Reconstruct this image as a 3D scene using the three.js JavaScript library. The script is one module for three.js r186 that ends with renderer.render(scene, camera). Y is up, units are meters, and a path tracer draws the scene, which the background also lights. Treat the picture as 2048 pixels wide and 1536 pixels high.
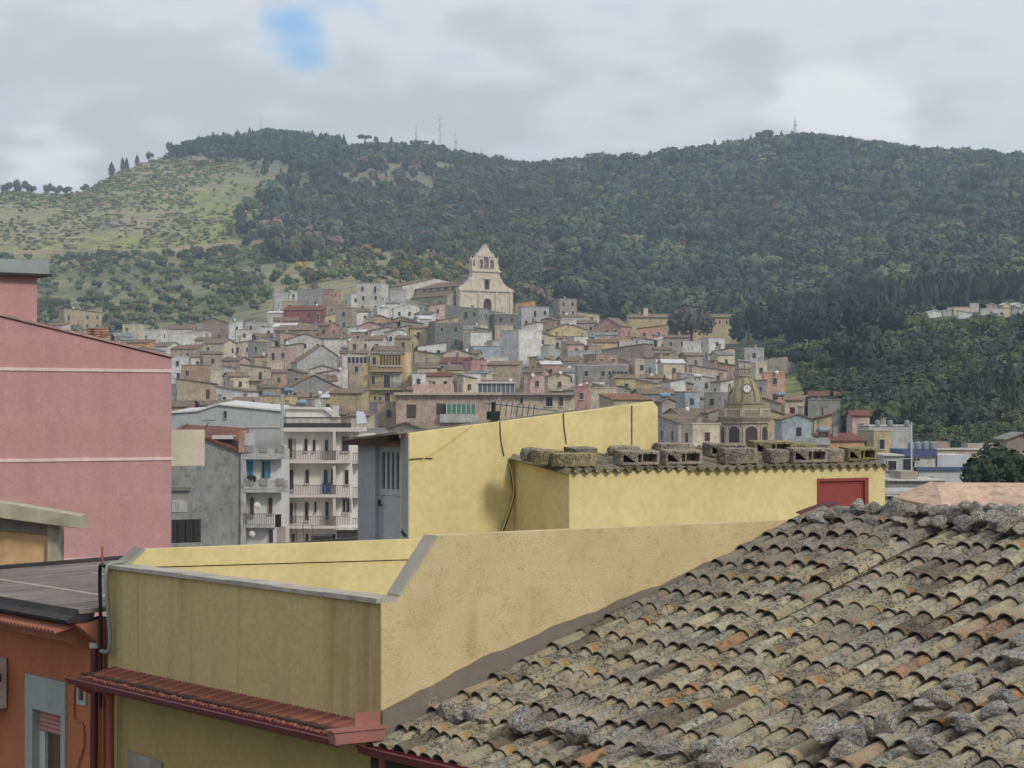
import * as THREE from 'three';
import { mergeGeometries } from 'three/addons/utils/BufferGeometryUtils.js';

// ---------------------------------------------------------------- camera
const FPX = 4500, PCX = 1024, PCY = 768, EYE = 16, PITCH = Math.atan(62 / FPX);
const scene = new THREE.Scene();
const camera = new THREE.PerspectiveCamera(2 * Math.atan(768 / FPX) * 180 / Math.PI, 4 / 3, 0.1, 12000);
camera.position.set(0, EYE, 0);
camera.rotation.x = PITCH;
const renderer = new THREE.WebGLRenderer({ antialias: true });
renderer.setSize(1024, 768);
renderer.toneMapping = THREE.LinearToneMapping;
renderer.toneMappingExposure = 1.42;
renderer.shadowMap.enabled = true;

// ---------------------------------------------------------------- seeded noise
let seed = 7;
function rnd() { seed = (seed * 1664525 + 1013904223) >>> 0; return seed / 4294967296; }
const rr = (a, b) => a + (b - a) * rnd();
const pick = a => a[Math.floor(rnd() * a.length)];
const clamp = (x, a = 0, b = 1) => Math.min(b, Math.max(a, x));
const lerp = (a, b, t) => a + (b - a) * t;
const sm = (a, b, x) => { const t = clamp((x - a) / (b - a)); return t * t * (3 - 2 * t); };
function h2(x, y, s) { let n = Math.imul(x, 374761393) ^ Math.imul(y, 668265263) ^ Math.imul(s, 1274126177); n = Math.imul(n ^ (n >>> 13), 1274126177); return ((n ^ (n >>> 16)) >>> 0) / 4294967296; }
function vn(x, y, per, s) {                       // periodic value noise
  const xi = Math.floor(x), yi = Math.floor(y), fx = x - xi, fy = y - yi, m = a => ((a % per) + per) % per;
  const u = fx * fx * (3 - 2 * fx), v = fy * fy * (3 - 2 * fy);
  const a = h2(m(xi), m(yi), s), b = h2(m(xi + 1), m(yi), s), c = h2(m(xi), m(yi + 1), s), d = h2(m(xi + 1), m(yi + 1), s);
  return lerp(lerp(a, b, u), lerp(c, d, u), v);
}
function fbm(x, y, per, s, oct = 4) { let t = 0, a = 0.5, n = 0; for (let i = 0; i < oct; i++) { t += a * vn(x, y, per, s + i); n += a; x *= 2; y *= 2; per *= 2; a *= 0.5; } return t / n; }

// ---------------------------------------------------------------- sky (broken cloud deck, one blue gap) and sun behind it
const SKY = { w: 2048, h: 1024 };
const skyData = new Float32Array(SKY.w * SKY.h * 4);
function cloudBlob(az, el, a0, e0, ra, re) { const x = (az - a0) / ra, y = (el - e0) / re; return Math.exp(-(x * x + y * y)); }
for (let j = 0; j < SKY.h; j++) for (let i = 0; i < SKY.w; i++) {
  const phi = ((i + 0.5) / SKY.w - 0.5) * 2 * Math.PI, el = ((j + 0.5) / SKY.h - 0.5) * Math.PI;
  const az = (phi + Math.PI / 2) * 180 / Math.PI, e = el * 180 / Math.PI;      // degrees to the side of the view axis, and up
  let c;
  const big = fbm(i / 1024 * 44, j / 512 * 44 * 1.7, 88, 11, 5), fine = fbm(i / 1024 * 120, j / 512 * 190, 240, 31, 4), wide = fbm(i / 2048 * 20, j / 1024 * 26, 20, 51, 3);
  const bil = 1 - Math.abs(2 * fbm(i / 1024 * 60, j / 512 * 90, 120, 71, 5) - 1), t = clamp(0.5 + (big - 0.5) * 1.1 + (fine - 0.5) * 0.7 + (wide - 0.5) * 1.0 + (bil - 0.75) * 0.35);
  const lit = sm(0.34, 0.72, t);
  let r = lerp(0.445, 0.57, lit), g = lerp(0.482, 0.59, lit), b = lerp(0.515, 0.61, lit);
  // bright billows low over the ridge, and the gap of blue sky between the clouds
  const bill = 1.5 * cloudBlob(az, e, 8.0, 7.9, 1.5, 0.85) + 0.8 * cloudBlob(az, e, 9.4, 7.2, 1.6, 0.9) + 1.3 * cloudBlob(az, e, -11.7, 6.4, 1.3, 1.1) + 0.5 * cloudBlob(az, e, -8.5, 7.2, 1.6, 0.8) + 0.4 * cloudBlob(az, e, 2.5, 6.7, 4, 0.7) + 0.45 * cloudBlob(az, e, -10, 9.6, 3, 0.8);
  const bb = sm(0.3, 0.8, bill * (0.55 + 1.5 * (fine - 0.4) + 1.0 * (bil - 0.7) + 0.5 * (big - 0.45)));
  r = lerp(r, 0.70, bb * 0.9); g = lerp(g, 0.705, bb * 0.9); b = lerp(b, 0.70, bb * 0.9);
  const g0 = cloudBlob(az, e, -5.65, 9.75, 1.15, 0.85) + 0.75 * cloudBlob(az, e, -5.15, 9.0, 0.8, 0.5) + 0.45 * cloudBlob(az, e, -3.6, 10.6, 1.2, 0.35) + (fine - 0.5) * 1.7 + (big - 0.5) * 0.9 + (bil - 0.75) * 0.4;
  const gq = sm(0.22, 1.25, g0), rim = sm(0.15, 0.45, g0) * (1 - gq) * (g0 > 0 ? 1 : 0) * cloudBlob(az, e, -5.3, 9.5, 1.9, 1.5); r = lerp(r, 0.62, rim * 0.7); g = lerp(g, 0.65, rim * 0.7); b = lerp(b, 0.67, rim * 0.7);
  r = lerp(r, 0.24, gq); g = lerp(g, 0.43, gq); b = lerp(b, 0.68, gq);
  c = [r, g, b];
  if (e < 0) { const k = sm(0, -8, e); c = [lerp(r, 0.2, k), lerp(g, 0.2, k), lerp(b, 0.18, k)]; }
  const o = (j * SKY.w + i) * 4; skyData[o] = c[0]; skyData[o + 1] = c[1]; skyData[o + 2] = c[2]; skyData[o + 3] = 1;
}
const skyTex = new THREE.DataTexture(skyData, SKY.w, SKY.h, THREE.RGBAFormat, THREE.FloatType);
skyTex.mapping = THREE.EquirectangularReflectionMapping; skyTex.magFilter = THREE.LinearFilter; skyTex.minFilter = THREE.LinearFilter; skyTex.needsUpdate = true;
scene.background = skyTex; scene.environment = skyTex;

const sun = new THREE.DirectionalLight(new THREE.Color(1, 0.955, 0.89), 1.5);
sun.position.set(0.62, 0.62, 0.62).multiplyScalar(900);      // high, behind the photographer and to the right, veiled by cloud
sun.castShadow = true; sun.shadow.radius = 20; sun.shadow.mapSize.set(2048, 2048);
Object.assign(sun.shadow.camera, { left: -1500, right: 1500, top: 1500, bottom: -1500, near: 1, far: 4000 });
scene.add(sun, sun.target);
scene.fog = new THREE.FogExp2(new THREE.Color(0.66, 0.83, 1.0), 0.00022);

// ---------------------------------------------------------------- pixel rays -> places
const cp = Math.cos(PITCH), sp = Math.sin(PITCH);
function ray(px, py) { const u = (px - PCX) / FPX, v = (PCY - py) / FPX; return [u, v * cp + sp, -(cp - v * sp)]; }
function at(px, py, D) { const r = ray(px, py), s = D / -r[2]; return new THREE.Vector3(r[0] * s, EYE + r[1] * s, -D); }
function rowOf(y, D) { const k = (y - EYE) / D, v = (k * cp - sp) / (cp + k * sp); return PCY - v * FPX; }     // image row of height y at distance D (near the middle)
const TH = 35 * Math.PI / 180, AX = [Math.cos(TH), -Math.sin(TH)], ZX = [Math.sin(TH), Math.cos(TH)];
const c0 = at(762, 1200, 20);
// near street frame: x runs up the tiled roof, z along its eave; heights are measured from the eye
function near2world(x, y, z) { return new THREE.Vector3(c0.x + x * AX[0] + z * ZX[0], EYE + y, c0.z + x * AX[1] + z * ZX[1]); }
function hit(px, py, ax, val) {
  const r = ray(px, py), ox = -c0.x * AX[0] - c0.z * AX[1], oz = -c0.x * ZX[0] - c0.z * ZX[1];
  const dx = r[0] * AX[0] + r[2] * AX[1], dz = r[0] * ZX[0] + r[2] * ZX[1];
  const s = ax === 'y' ? val / r[1] : ax === 'x' ? (val - ox) / dx : (val - oz) / dz;
  return [ox + dx * s, r[1] * s, oz + dz * s];
}

// ---------------------------------------------------------------- object helpers
const taken = {};
function numbered(name) { const k = taken[name] = (taken[name] ?? -1) + 1; return k ? name + '_' + String(k).padStart(3, '0') : name; }
function shade(o) { o.castShadow = true; o.receiveShadow = true; return o; }
function tag(o, label, category, group, kind) { if (label) o.userData.label = label; if (category) o.userData.category = category; if (group) o.userData.group = group; if (kind) o.userData.kind = kind; return o; }
function thing(name, label, category, pos, turn = 0, group) {
  const g = new THREE.Group(); g.name = numbered(name); g.position.copy(pos); g.rotation.y = turn; scene.add(g); tag(g, label, category, group); return g;
}
function nearThing(name, label, category, b, group) { const g = thing(name, label, category, near2world(...b), TH, group); g.base = b; return g; }
function part(parent, name, geo, mat) {             // geometry given in the frame of the thing (near things: in the street frame)
  let root = parent; while (root.parent && root.parent !== scene) root = root.parent;
  if (root.base) geo.translate(-root.base[0], -root.base[1], -root.base[2]);
  const m = shade(new THREE.Mesh(geo, mat)); m.name = name; parent.add(m); return m;
}
function structure(name, geo, mat) { const m = shade(new THREE.Mesh(geo, mat)); m.name = numbered(name); m.userData.kind = 'structure'; scene.add(m); return m; }

// ---------------------------------------------------------------- geometry helpers, uv in metres
function uvm(geo) {
  if (geo.index) geo = geo.toNonIndexed();
  const p = geo.attributes.position, n = geo.attributes.normal, uv = new Float32Array(p.count * 2);
  for (let i = 0; i < p.count; i++) {
    const ax = Math.abs(n.getX(i)), ay = Math.abs(n.getY(i)), az = Math.abs(n.getZ(i));
    if (ay > ax && ay > az) { uv[2 * i] = p.getX(i); uv[2 * i + 1] = p.getZ(i); }
    else if (ax > az) { uv[2 * i] = p.getZ(i); uv[2 * i + 1] = p.getY(i); }
    else { uv[2 * i] = p.getX(i); uv[2 * i + 1] = p.getY(i); }
  }
  geo.setAttribute('uv', new THREE.BufferAttribute(uv, 2));
  return geo;
}
function bx(x0, x1, y0, y1, z0, z1) { const g = new THREE.BoxGeometry(Math.abs(x1 - x0), Math.abs(y1 - y0), Math.abs(z1 - z0)); g.translate((x0 + x1) / 2, (y0 + y1) / 2, (z0 + z1) / 2); return uvm(g); }
function prism(pts, a0, a1, axis = 'z', bevel = 0) {  // pts in (x,y) swept along z, or (z,y) swept along x
  const s = new THREE.Shape(pts.map(p => new THREE.Vector2(p[0], p[1])));
  const g = new THREE.ExtrudeGeometry(s, { depth: Math.abs(a1 - a0) - 2 * bevel, bevelEnabled: bevel > 0, bevelSize: bevel, bevelThickness: bevel, bevelSegments: 2, bevelOffset: -bevel, steps: 1 });
  g.translate(0, 0, Math.min(a0, a1) + bevel);
  if (axis === 'x') { const p = g.attributes.position; for (let i = 0; i < p.count; i++) { const x = p.getX(i), z = p.getZ(i); p.setXYZ(i, z, p.getY(i), x); } flip(g); }
  g.computeVertexNormals();
  return uvm(g);
}
function flip(g) { if (g.index) { const a = g.index.array; for (let i = 0; i < a.length; i += 3) { const t = a[i]; a[i] = a[i + 2]; a[i + 2] = t; } } else for (const k of Object.keys(g.attributes)) { const A = g.attributes[k], n = A.itemSize; for (let i = 0; i < A.count; i += 3) for (let c = 0; c < n; c++) { const t = A.array[i * n + c]; A.array[i * n + c] = A.array[(i + 2) * n + c]; A.array[(i + 2) * n + c] = t; } } return g; }
function tube(pts, r, seg = 24, sides = 8) { return new THREE.TubeGeometry(new THREE.CatmullRomCurve3(pts.map(p => new THREE.Vector3(...p)), false, 'centripetal'), seg, r, sides, false).toNonIndexed(); }
function rod(a, b, r, sides = 8, r2 = r) {
  const A = new THREE.Vector3(...a), B = new THREE.Vector3(...b), d = B.clone().sub(A), g = new THREE.CylinderGeometry(r2, r, d.length(), sides);
  g.applyQuaternion(new THREE.Quaternion().setFromUnitVectors(new THREE.Vector3(0, 1, 0), d.clone().normalize())); g.translate((A.x + B.x) / 2, (A.y + B.y) / 2, (A.z + B.z) / 2);
  return g.toNonIndexed();
}
function join(list) { return mergeGeometries(list.map(g => { const q = g.index ? g.toNonIndexed() : g; for (const k of Object.keys(q.attributes)) if (!['position', 'normal', 'uv'].includes(k)) q.deleteAttribute(k); return q; })); }
function quad(a, b, c, d) { const g = new THREE.BufferGeometry(); g.setAttribute('position', new THREE.BufferAttribute(new Float32Array([...a, ...b, ...c, ...a, ...c, ...d]), 3)); g.computeVertexNormals(); return g; }
// a slab: four corners (counter-clockwise from above) given thickness below, uv along the first edge and the slope
function slab(a, b, c, d, t, scale = 1) {
  const V = q => new THREE.Vector3(...q), n = V(b).sub(V(a)).cross(V(d).sub(V(a))).normalize(), lo = [a, b, c, d].map(q => V(q).addScaledVector(n, -t).toArray());
  const hi = [a, b, c, d], L1 = V(b).sub(V(a)).length() * scale, L2 = V(d).sub(V(a)).length() * scale;
  const fs = [[hi[0], hi[1], hi[2], hi[3], L1, L2], [lo[3], lo[2], lo[1], lo[0], L1, L2]];
  for (let i = 0; i < 4; i++) { const k = (i + 1) % 4; fs.push([lo[i], lo[k], hi[k], hi[i], i % 2 ? L2 : L1, t]); }
  return join(fs.map(f => { const g = quad(f[0], f[1], f[2], f[3]); g.setAttribute('uv', new THREE.BufferAttribute(new Float32Array([0, 0, f[4], 0, f[4], f[5], 0, 0, f[4], f[5], 0, f[5]]), 2)); return g; }));
}
// ---------------------------------------------------------------- computed textures (what surfaces are made of)
function tex(size, metres, fn, srgb = true) {
  const d = new Uint8Array(size * size * 4);
  for (let j = 0; j < size; j++) for (let i = 0; i < size; i++) {
    const c = fn((i + 0.5) / size, (j + 0.5) / size), o = (j * size + i) * 4;
    d[o] = clamp(c[0]) * 255; d[o + 1] = clamp(c[1]) * 255; d[o + 2] = clamp(c[2]) * 255; d[o + 3] = 255;
  }
  const t = new THREE.DataTexture(d, size, size); t.wrapS = t.wrapT = THREE.RepeatWrapping; t.magFilter = THREE.LinearFilter; t.minFilter = THREE.LinearMipmapLinearFilter; t.generateMipmaps = true;
  if (srgb) t.colorSpace = THREE.SRGBColorSpace; t.repeat.set(1 / metres, 1 / metres); t.needsUpdate = true; return t;
}
const g1 = v => [v, v, v];
const mixc = (a, b, t) => [lerp(a[0], b[0], t), lerp(a[1], b[1], t), lerp(a[2], b[2], t)];
const rgb = (r, g, b) => [r / 255, g / 255, b / 255];

const TX = {
  // plain painted render: faint patches and grain
  render: tex(512, 2.6, (u, v) => { const a = fbm(u * 4, v * 4, 4, 1, 4), b = fbm(u * 40, v * 40, 40, 5, 3), c = fbm(u * 8, v * 2, 8, 15, 3); const k = 0.93 + 0.06 * (a - 0.5) + 0.09 * (b - 0.5) + 0.09 * (c - 0.5); return [k, k * 0.995, k * (0.985 + 0.02 * (a - 0.5))]; }),
  // rough cast: dark dirt lodged in the grain
  rough: tex(1024, 2.2, (u, v) => { const a = fbm(u * 5, v * 5, 5, 3, 4), b = fbm(u * 190, v * 190, 190, 8, 2), p = fbm(u * 26, v * 26, 26, 9, 4); const d = sm(0.5, 0.74, b) * (0.35 + 0.5 * sm(0.35, 0.7, p)); const s = sm(0.62, 0.8, fbm(u * 9, v * 1.0, 9, 22, 3)); let k = 0.93 + 0.12 * (a - 0.5); return mixc([k, k * 0.99, k * 0.97], [0.62, 0.56, 0.47], d * 0.27 + 0.2 * s + 0.05 * sm(0.5, 0.7, p)); }),
  // rain-washed plaster with vertical runs of dirt and algae
  streak: tex(1024, 5.6, (u, v) => { const a = fbm(u * 46, v * 2.0, 46, 2, 3), b = fbm(u * 14, v * 1, 14, 6, 3), c = fbm(u * 5, v * 5, 5, 7, 4), f = fbm(u * 120, v * 120, 120, 13, 2); const s = sm(0.45, 0.78, a * 0.45 + b * 0.55), al = sm(0.5, 0.75, c) * sm(0.4, 0.7, b); const k = 0.95 + 0.1 * (f - 0.5) + 0.06 * (c - 0.5); return mixc(mixc([k, k, k * 0.98], [0.66, 0.63, 0.58], s * 0.5), [0.66, 0.70, 0.50], al * 0.35); }),
  // bare old plaster of the hill town: patches, repairs, runs
  old: tex(1024, 13, (u, v) => { const a = fbm(u * 9, v * 9, 9, 4, 5), b = fbm(u * 60, v * 14, 60, 14, 3), c = fbm(u * 26, v * 26, 26, 19, 4), d = fbm(u * 120, v * 120, 120, 23, 2); const k = 0.92 + 0.2 * (a - 0.5) + 0.2 * (b - 0.5) + 0.1 * (d - 0.5); const p = sm(0.56, 0.7, c); return mixc([k, k * 0.992, k * 0.98], [k * 0.8, k * 0.785, k * 0.765], p * 0.5); }),
  // far tiled roofs: rows of barrel tiles seen too small to pick apart
  roofFar: tex(1024, 5, (u, v) => { const col = Math.floor(u * 24), w = 0.5 + 0.5 * Math.cos(u * 24 * 2 * Math.PI), t = h2(col, Math.floor(v * 13 + h2(col, 1, 3)), 4), a = fbm(u * 8, v * 8, 8, 41, 4), d = fbm(u * 80, v * 80, 80, 44, 3); let c = mixc(rgb(150, 128, 104), rgb(176, 150, 122), t); c = mixc(c, rgb(120, 114, 102), sm(0.45, 0.7, a)); c = mixc(c, rgb(86, 76, 66), 0.5 * (1 - sm(0.08, 0.4, w))); return mixc(c, rgb(196, 190, 176), sm(0.62, 0.75, d) * 0.5); }),
  roofBump: tex(512, 5, (u, v) => g1(0.5 + 0.5 * Math.cos(u * 24 * 2 * Math.PI)), false),
  grain: tex(512, 0.9, (u, v) => g1(0.35 * fbm(u * 20, v * 20, 20, 61, 3) + 0.65 * fbm(u * 90, v * 90, 90, 67, 3)), false),
  // barrel tile clay under lichen
  lichen: tex(1024, 1.3, (u, v) => {
    const a = fbm(u * 6, v * 6, 6, 71, 5), b = fbm(u * 44, v * 44, 44, 73, 4), c = fbm(u * 84, v * 84, 84, 79, 3), d = fbm(u * 9, v * 9, 9, 83, 5), e = fbm(u * 9, v * 9, 9, 89, 4), f = fbm(u * 130, v * 130, 130, 91, 2);
    let q = mixc(rgb(186, 176, 154), rgb(172, 168, 154), sm(0.38, 0.62, a)); q = mixc(q, rgb(188, 160, 138), sm(0.6, 0.76, e) * 0.5);
    q = mixc(q, rgb(154, 156, 146), sm(0.40, 0.58, a) * 0.85);
    q = mixc(q, rgb(204, 205, 200), sm(0.47, 0.62, b) * sm(0.38, 0.56, d) * 0.62);
    q = mixc(q, rgb(96, 88, 80), sm(0.5, 0.66, c) * sm(0.44, 0.58, 1 - d * 0.5 - 0.25 + (a - 0.5) * 0.6) * 0.85);
    q = mixc(q, rgb(84, 77, 70), sm(0.56, 0.68, fbm(u * 50, v * 50, 50, 97, 3)) * sm(0.5, 0.66, fbm(u * 7, v * 7, 7, 98, 3)) * 0.8);
    q = mixc(q, rgb(190, 140, 66), sm(0.755, 0.81, fbm(u * 11, v * 11, 11, 101, 3)) * sm(0.3, 0.5, f));
    const k = 0.9 + 0.2 * (f - 0.5) + 0.1; return [q[0] * k, q[1] * k, q[2] * k];
  }),
  lichenBump: tex(512, 1.3, (u, v) => g1(fbm(u * 46, v * 46, 46, 79, 4) * 0.6 + 0.4 * fbm(u * 22, v * 22, 22, 73, 4)), false),
  // limestone and cement blocks crusted with lichen
  crust: tex(1024, 0.9, (u, v) => {
    const a = fbm(u * 5, v * 5, 5, 111, 5), b = fbm(u * 17, v * 17, 17, 113, 5), c = fbm(u * 9, v * 9, 9, 117, 5), f = fbm(u * 100, v * 100, 100, 119, 2);
    let q = mixc(rgb(128, 122, 112), rgb(158, 155, 147), sm(0.4, 0.62, a)); q = mixc(q, rgb(205, 203, 196), sm(0.54, 0.62, b) * 0.8); q = mixc(q, rgb(92, 90, 86), sm(0.52, 0.66, c) * 0.8); q = mixc(q, rgb(168, 136, 80), sm(0.69, 0.77, fbm(u * 8, v * 8, 8, 121, 3)) * 0.8);
    const k = 0.97 + 0.12 * (f - 0.5); return [q[0] * k, q[1] * k, q[2] * k];
  }),
  sheet: tex(1024, 2.4, (u, v) => { const a = fbm(u * 30, v * 4, 30, 131, 4), b = fbm(u * 14, v * 14, 14, 137, 5), f = fbm(u * 90, v * 90, 90, 139, 2); let q = mixc(rgb(150, 146, 134), rgb(176, 172, 160), a); q = mixc(q, rgb(120, 108, 92), sm(0.5, 0.7, b) * 0.7); const k = 0.95 + 0.2 * (f - 0.5); return [q[0] * k, q[1] * k, q[2] * k]; }),
  felt: tex(1024, 3.4, (u, v) => { const a = fbm(u * 3, v * 26, 26, 141, 4), b = fbm(u * 8, v * 8, 8, 143, 4), f = fbm(u * 90, v * 90, 90, 149, 2); const k = 0.82 + 0.34 * (a - 0.5) + 0.26 * (b - 0.5) + 0.12 * (f - 0.5); return [k, k * 0.97, k * 0.96]; }),
  ground: tex(1024, 46, (u, v) => { const a = fbm(u * 8, v * 8, 8, 151, 5), b = fbm(u * 50, v * 50, 50, 157, 4); const k = 0.82 + 0.4 * (a - 0.5) + 0.5 * (b - 0.5); return [k, k, k * 0.97]; }),
  stone: tex(512, 6, (u, v) => { const a = fbm(u * 6, v * 6, 6, 161, 4), b = fbm(u * 30, v * 12, 30, 163, 4), c = fbm(u * 16, v * 16, 16, 165, 4); const k = 0.9 + 0.2 * (a - 0.5) + 0.24 * (b - 0.5); return mixc([k, k * 0.985, k * 0.96], [0.7, 0.65, 0.58], sm(0.5, 0.75, c) * 0.35); }),
};
function clay(c, map, o = {}) { const m = new THREE.MeshStandardMaterial({ color: new THREE.Color(c), roughness: 0.92, metalness: 0, map: map ? TX[map] : null, ...o }); return m; }
const rendered = (c, map = 'render', bump = 0.002) => clay(c, map, { bumpMap: TX.grain, bumpScale: bump });
const M = {
  yellowShed: rendered('#e2d196', 'render'), yellowRough: rendered('#d8c698', 'rough', 0.004), yellowStreak: rendered('#d0b986', 'streak', 0.003), ochre: rendered('#b9a368', 'render', 0.003),
  coping: rendered('#b6b0a4', 'old'), flashing: rendered('#82766b', 'render'), mortar: rendered('#a09a92', 'old'),
  greyBlue: rendered('#a4a7ad', 'render'), doorPaint: clay('#b4b8bc', 'render', { roughness: 0.5 }), dark: clay('#191a1b', null, { roughness: 0.7 }), black: clay('#141415', null, { roughness: 0.6 }), wood: clay('#4a382b', 'felt'),
  redPaint: clay('#963f36', 'render', { roughness: 0.55 }), redGutter: clay('#6e2529', 'render', { roughness: 0.38 }), redGutterPale: clay('#a26e66', 'render', { roughness: 0.45 }), redPipe: clay('#a85440', 'render', { roughness: 0.5 }),
  redTile: [clay('#8a5547', 'old'), clay('#7f4c40', 'old'), clay('#a0664f', 'old')],
  sheet: clay('#d2cbbb', 'sheet', { bumpMap: TX.grain, bumpScale: 0.003 }), sheetPale: clay('#c9c8c4', 'sheet', { roughness: 0.6 }),
  pvcGrey: clay('#8d9694', 'render', { roughness: 0.5 }), pvcWhite: clay('#d6d4ce', 'render', { roughness: 0.45 }), pvcBlue: clay('#93a0a4', 'render', { roughness: 0.5 }),
  terracotta: rendered('#bd734c', 'render', 0.003), terracottaPale: rendered('#b9765a', 'render', 0.003), felt: clay('#8f8681', 'felt'), feltDark: clay('#454444', 'felt'),
  greyTrim: rendered('#aab0ae', 'render'), shutterPink: clay('#b47a76', 'render', { roughness: 0.6 }), paneBrown: clay('#4b3f2c', null, { roughness: 0.12 }),
  concretePale: rendered('#b5ae9a', 'old', 0.006), concrete: rendered('#8f8c86', 'old', 0.004), hutOrange: rendered('#d6b084', 'old', 0.004),
  pink: rendered('#c29391', 'render', 0.002), pinkRoof: rendered('#b28d86', 'old'), cream: rendered('#d0c7b4', 'render'), band: rendered('#e6cdc6', 'render'), slate: clay('#9ba0a2', 'render', { roughness: 0.5 }),
  cableBlack: clay('#2e2b27', null, { roughness: 0.6 }), cableYellow: clay('#cfbb72', null, { roughness: 0.6 }), steel: clay('#8f8f8c', null, { roughness: 0.45, metalness: 0.6 }), zinc: clay('#d8d8d4', null, { roughness: 0.28, metalness: 0.85 }),
};
M.tile = ['#ccc5ba', '#d0c6b4', '#c8c5bc', '#bfbcb4', '#ccbeb0', '#b0aaa3', '#d0c9b6', '#cfa98e', '#96897d', '#e2dccb'].map(c => clay(c, 'lichen', { bumpMap: TX.lichenBump, bumpScale: 0.006 }));
M.pan = clay('#a8a298', 'lichen', { bumpMap: TX.lichenBump, bumpScale: 0.006 });
M.crust = ['#f0f1f2', '#d3d5d8', '#f4efe4', '#e4e2da'].map(c => clay(c, 'crust', { bumpMap: TX.lichenBump, bumpScale: 0.006 }));
M.block = ['#cfcac2', '#bcb6ad', '#cdbf9f', '#c4bf92'].map(c => clay(c, 'lichen', { bumpMap: TX.lichenBump, bumpScale: 0.008 }));
// ================================================================ terrain: street level, the town's hill, the wooded ridge
const TD = [20, 120, 215, 290, 360, 450, 540, 640, 720, 850, 1000, 1250];
const TCOL = [   // image column, heights over the eye at TD, ridge distance, ridge row
  [-700, [-16, -16, -14, -11, -8, -4, 1, 9, 16, 28, 48, 90], 1700, 400],
  [0, [-16, -16, -14, -11, -8, -3, 4, 13, 21, 32, 50, 90], 1750, 384],
  [150, [-16, -16, -14, -11, -8, -3, 4, 13, 21, 32, 50, 90], 1800, 384],
  [215, [-16, -16, -14, -11, -8, -3, 4, 13, 21, 32, 50, 90], 1850, 354],
  [330, [-16, -16, -13, -10, -7, -2, 5, 14, 22, 33, 52, 90], 1950, 312],
  [450, [-16, -16, -13, -9, -6, -1, 6, 15, 24, 37, 56, 91], 2050, 288],
  [560, [-16, -16, -13, -8.5, -5, 0, 7, 17, 28, 42, 60, 92], 2100, 282],
  [660, [-16, -16, -13, -8.5, -5, 0.5, 8, 19, 31, 46, 63, 92], 2100, 292],
  [760, [-16, -16, -13, -8.5, -5, 1, 8.5, 21, 33, 48, 64, 93], 2050, 290],
  [860, [-16, -16, -13, -8.5, -5, 1, 8.6, 21, 33.5, 46, 62, 95], 2050, 296],
  [960, [-16, -16, -13, -8.5, -5, 1, 8.6, 20.5, 33, 42, 60, 96], 2050, 324],
  [1100, [-16, -16, -13, -8.5, -5, 1, 8.6, 19, 27, 39, 54, 94], 2050, 342],
  [1280, [-16, -16, -13, -8.5, -5, 1, 8.5, 17, 23, 33, 48, 90], 2050, 338],
  [1400, [-16, -16, -13, -8.5, -5, 1.3, 8.2, 15.5, 21.5, 32, 46, 88], 2050, 318],
  [1500, [-16, -16, -13, -8.5, -4.5, 2, 9, 16.5, 22.5, 33, 47, 87], 2050, 302],
  [1600, [-16, -16, -13, -8, -3, 4, 12, 20, 26, 36, 50, 88], 2050, 290],
  [1700, [-16, -16, -13, -8, -3, 5, 13.5, 23, 30, 39, 54, 91], 2050, 298],
  [1800, [-16, -16, -13, -8.5, -2.6, 6, 15, 25, 32, 42, 57, 94], 2050, 314],
  [1920, [-16, -16, -13, -8.5, -2.2, 6.6, 16.5, 27, 34, 44, 60, 97], 2050, 326],
  [2048, [-16, -16, -13, -8.5, -2, 7, 17, 27.5, 34.5, 45, 61, 98], 2050, 338],
  [2800, [-16, -16, -13, -8.5, -2, 7, 17, 27, 34, 44, 60, 96], 2100, 390],
];
function ip(xs, ys, x) { let i = 0; while (i < xs.length - 2 && x > xs[i + 1]) i++; const t = clamp((x - xs[i]) / (xs[i + 1] - xs[i])); const m = k => k <= 0 || k >= xs.length - 1 ? 0 : (ys[k + 1] - ys[k - 1]) / (xs[k + 1] - xs[k - 1]); const h = xs[i + 1] - xs[i], a = 2 * t ** 3 - 3 * t * t + 1, b = t ** 3 - 2 * t * t + t; return a * ys[i] + b * h * m(i) + (1 - a) * ys[i + 1] + (t ** 3 - t * t) * h * m(i + 1); }
const TXS = TCOL.map(c => c[0]), TROW = TD.map((_, k) => TCOL.map(c => c[1][k])), TRD = TCOL.map(c => c[2]), TRY = TCOL.map(c => (830 - c[3]) / FPX * c[2]);
function ridgeD(px) { return ip(TXS, TRD, clamp(px, -700, 2800)); }
function ground(px, D) {                         // height in world metres at an image column and a distance
  const x = clamp(px, -700, 2800); let h;
  if (D <= 1250) { let k = 0; while (k < TD.length - 2 && D > TD[k + 1]) k++; const t = clamp((D - TD[k]) / (TD[k + 1] - TD[k])); h = lerp(ip(TXS, TROW[k], x), ip(TXS, TROW[k + 1], x), t); }
  else { const R = ridgeD(x), hr = ip(TXS, TRY, x), h0 = ip(TXS, TROW[11], x), t = (D - 1250) / (R - 1250); h = t <= 1 ? lerp(h0, hr, t + 0.10 * Math.sin(Math.PI * t)) : hr - (D - R) * 0.16; }
  const X = (px - PCX) / FPX * D, k = sm(800, 1300, D);
  h += k * 26 * (fbm(X / 210 + 40, D / 300 + 7, 512, 201, 4) - 0.5) * (D < ridgeD(x) - 250 || px > 2100 ? 1 : 0.35);
  return EYE + h;
}
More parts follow.
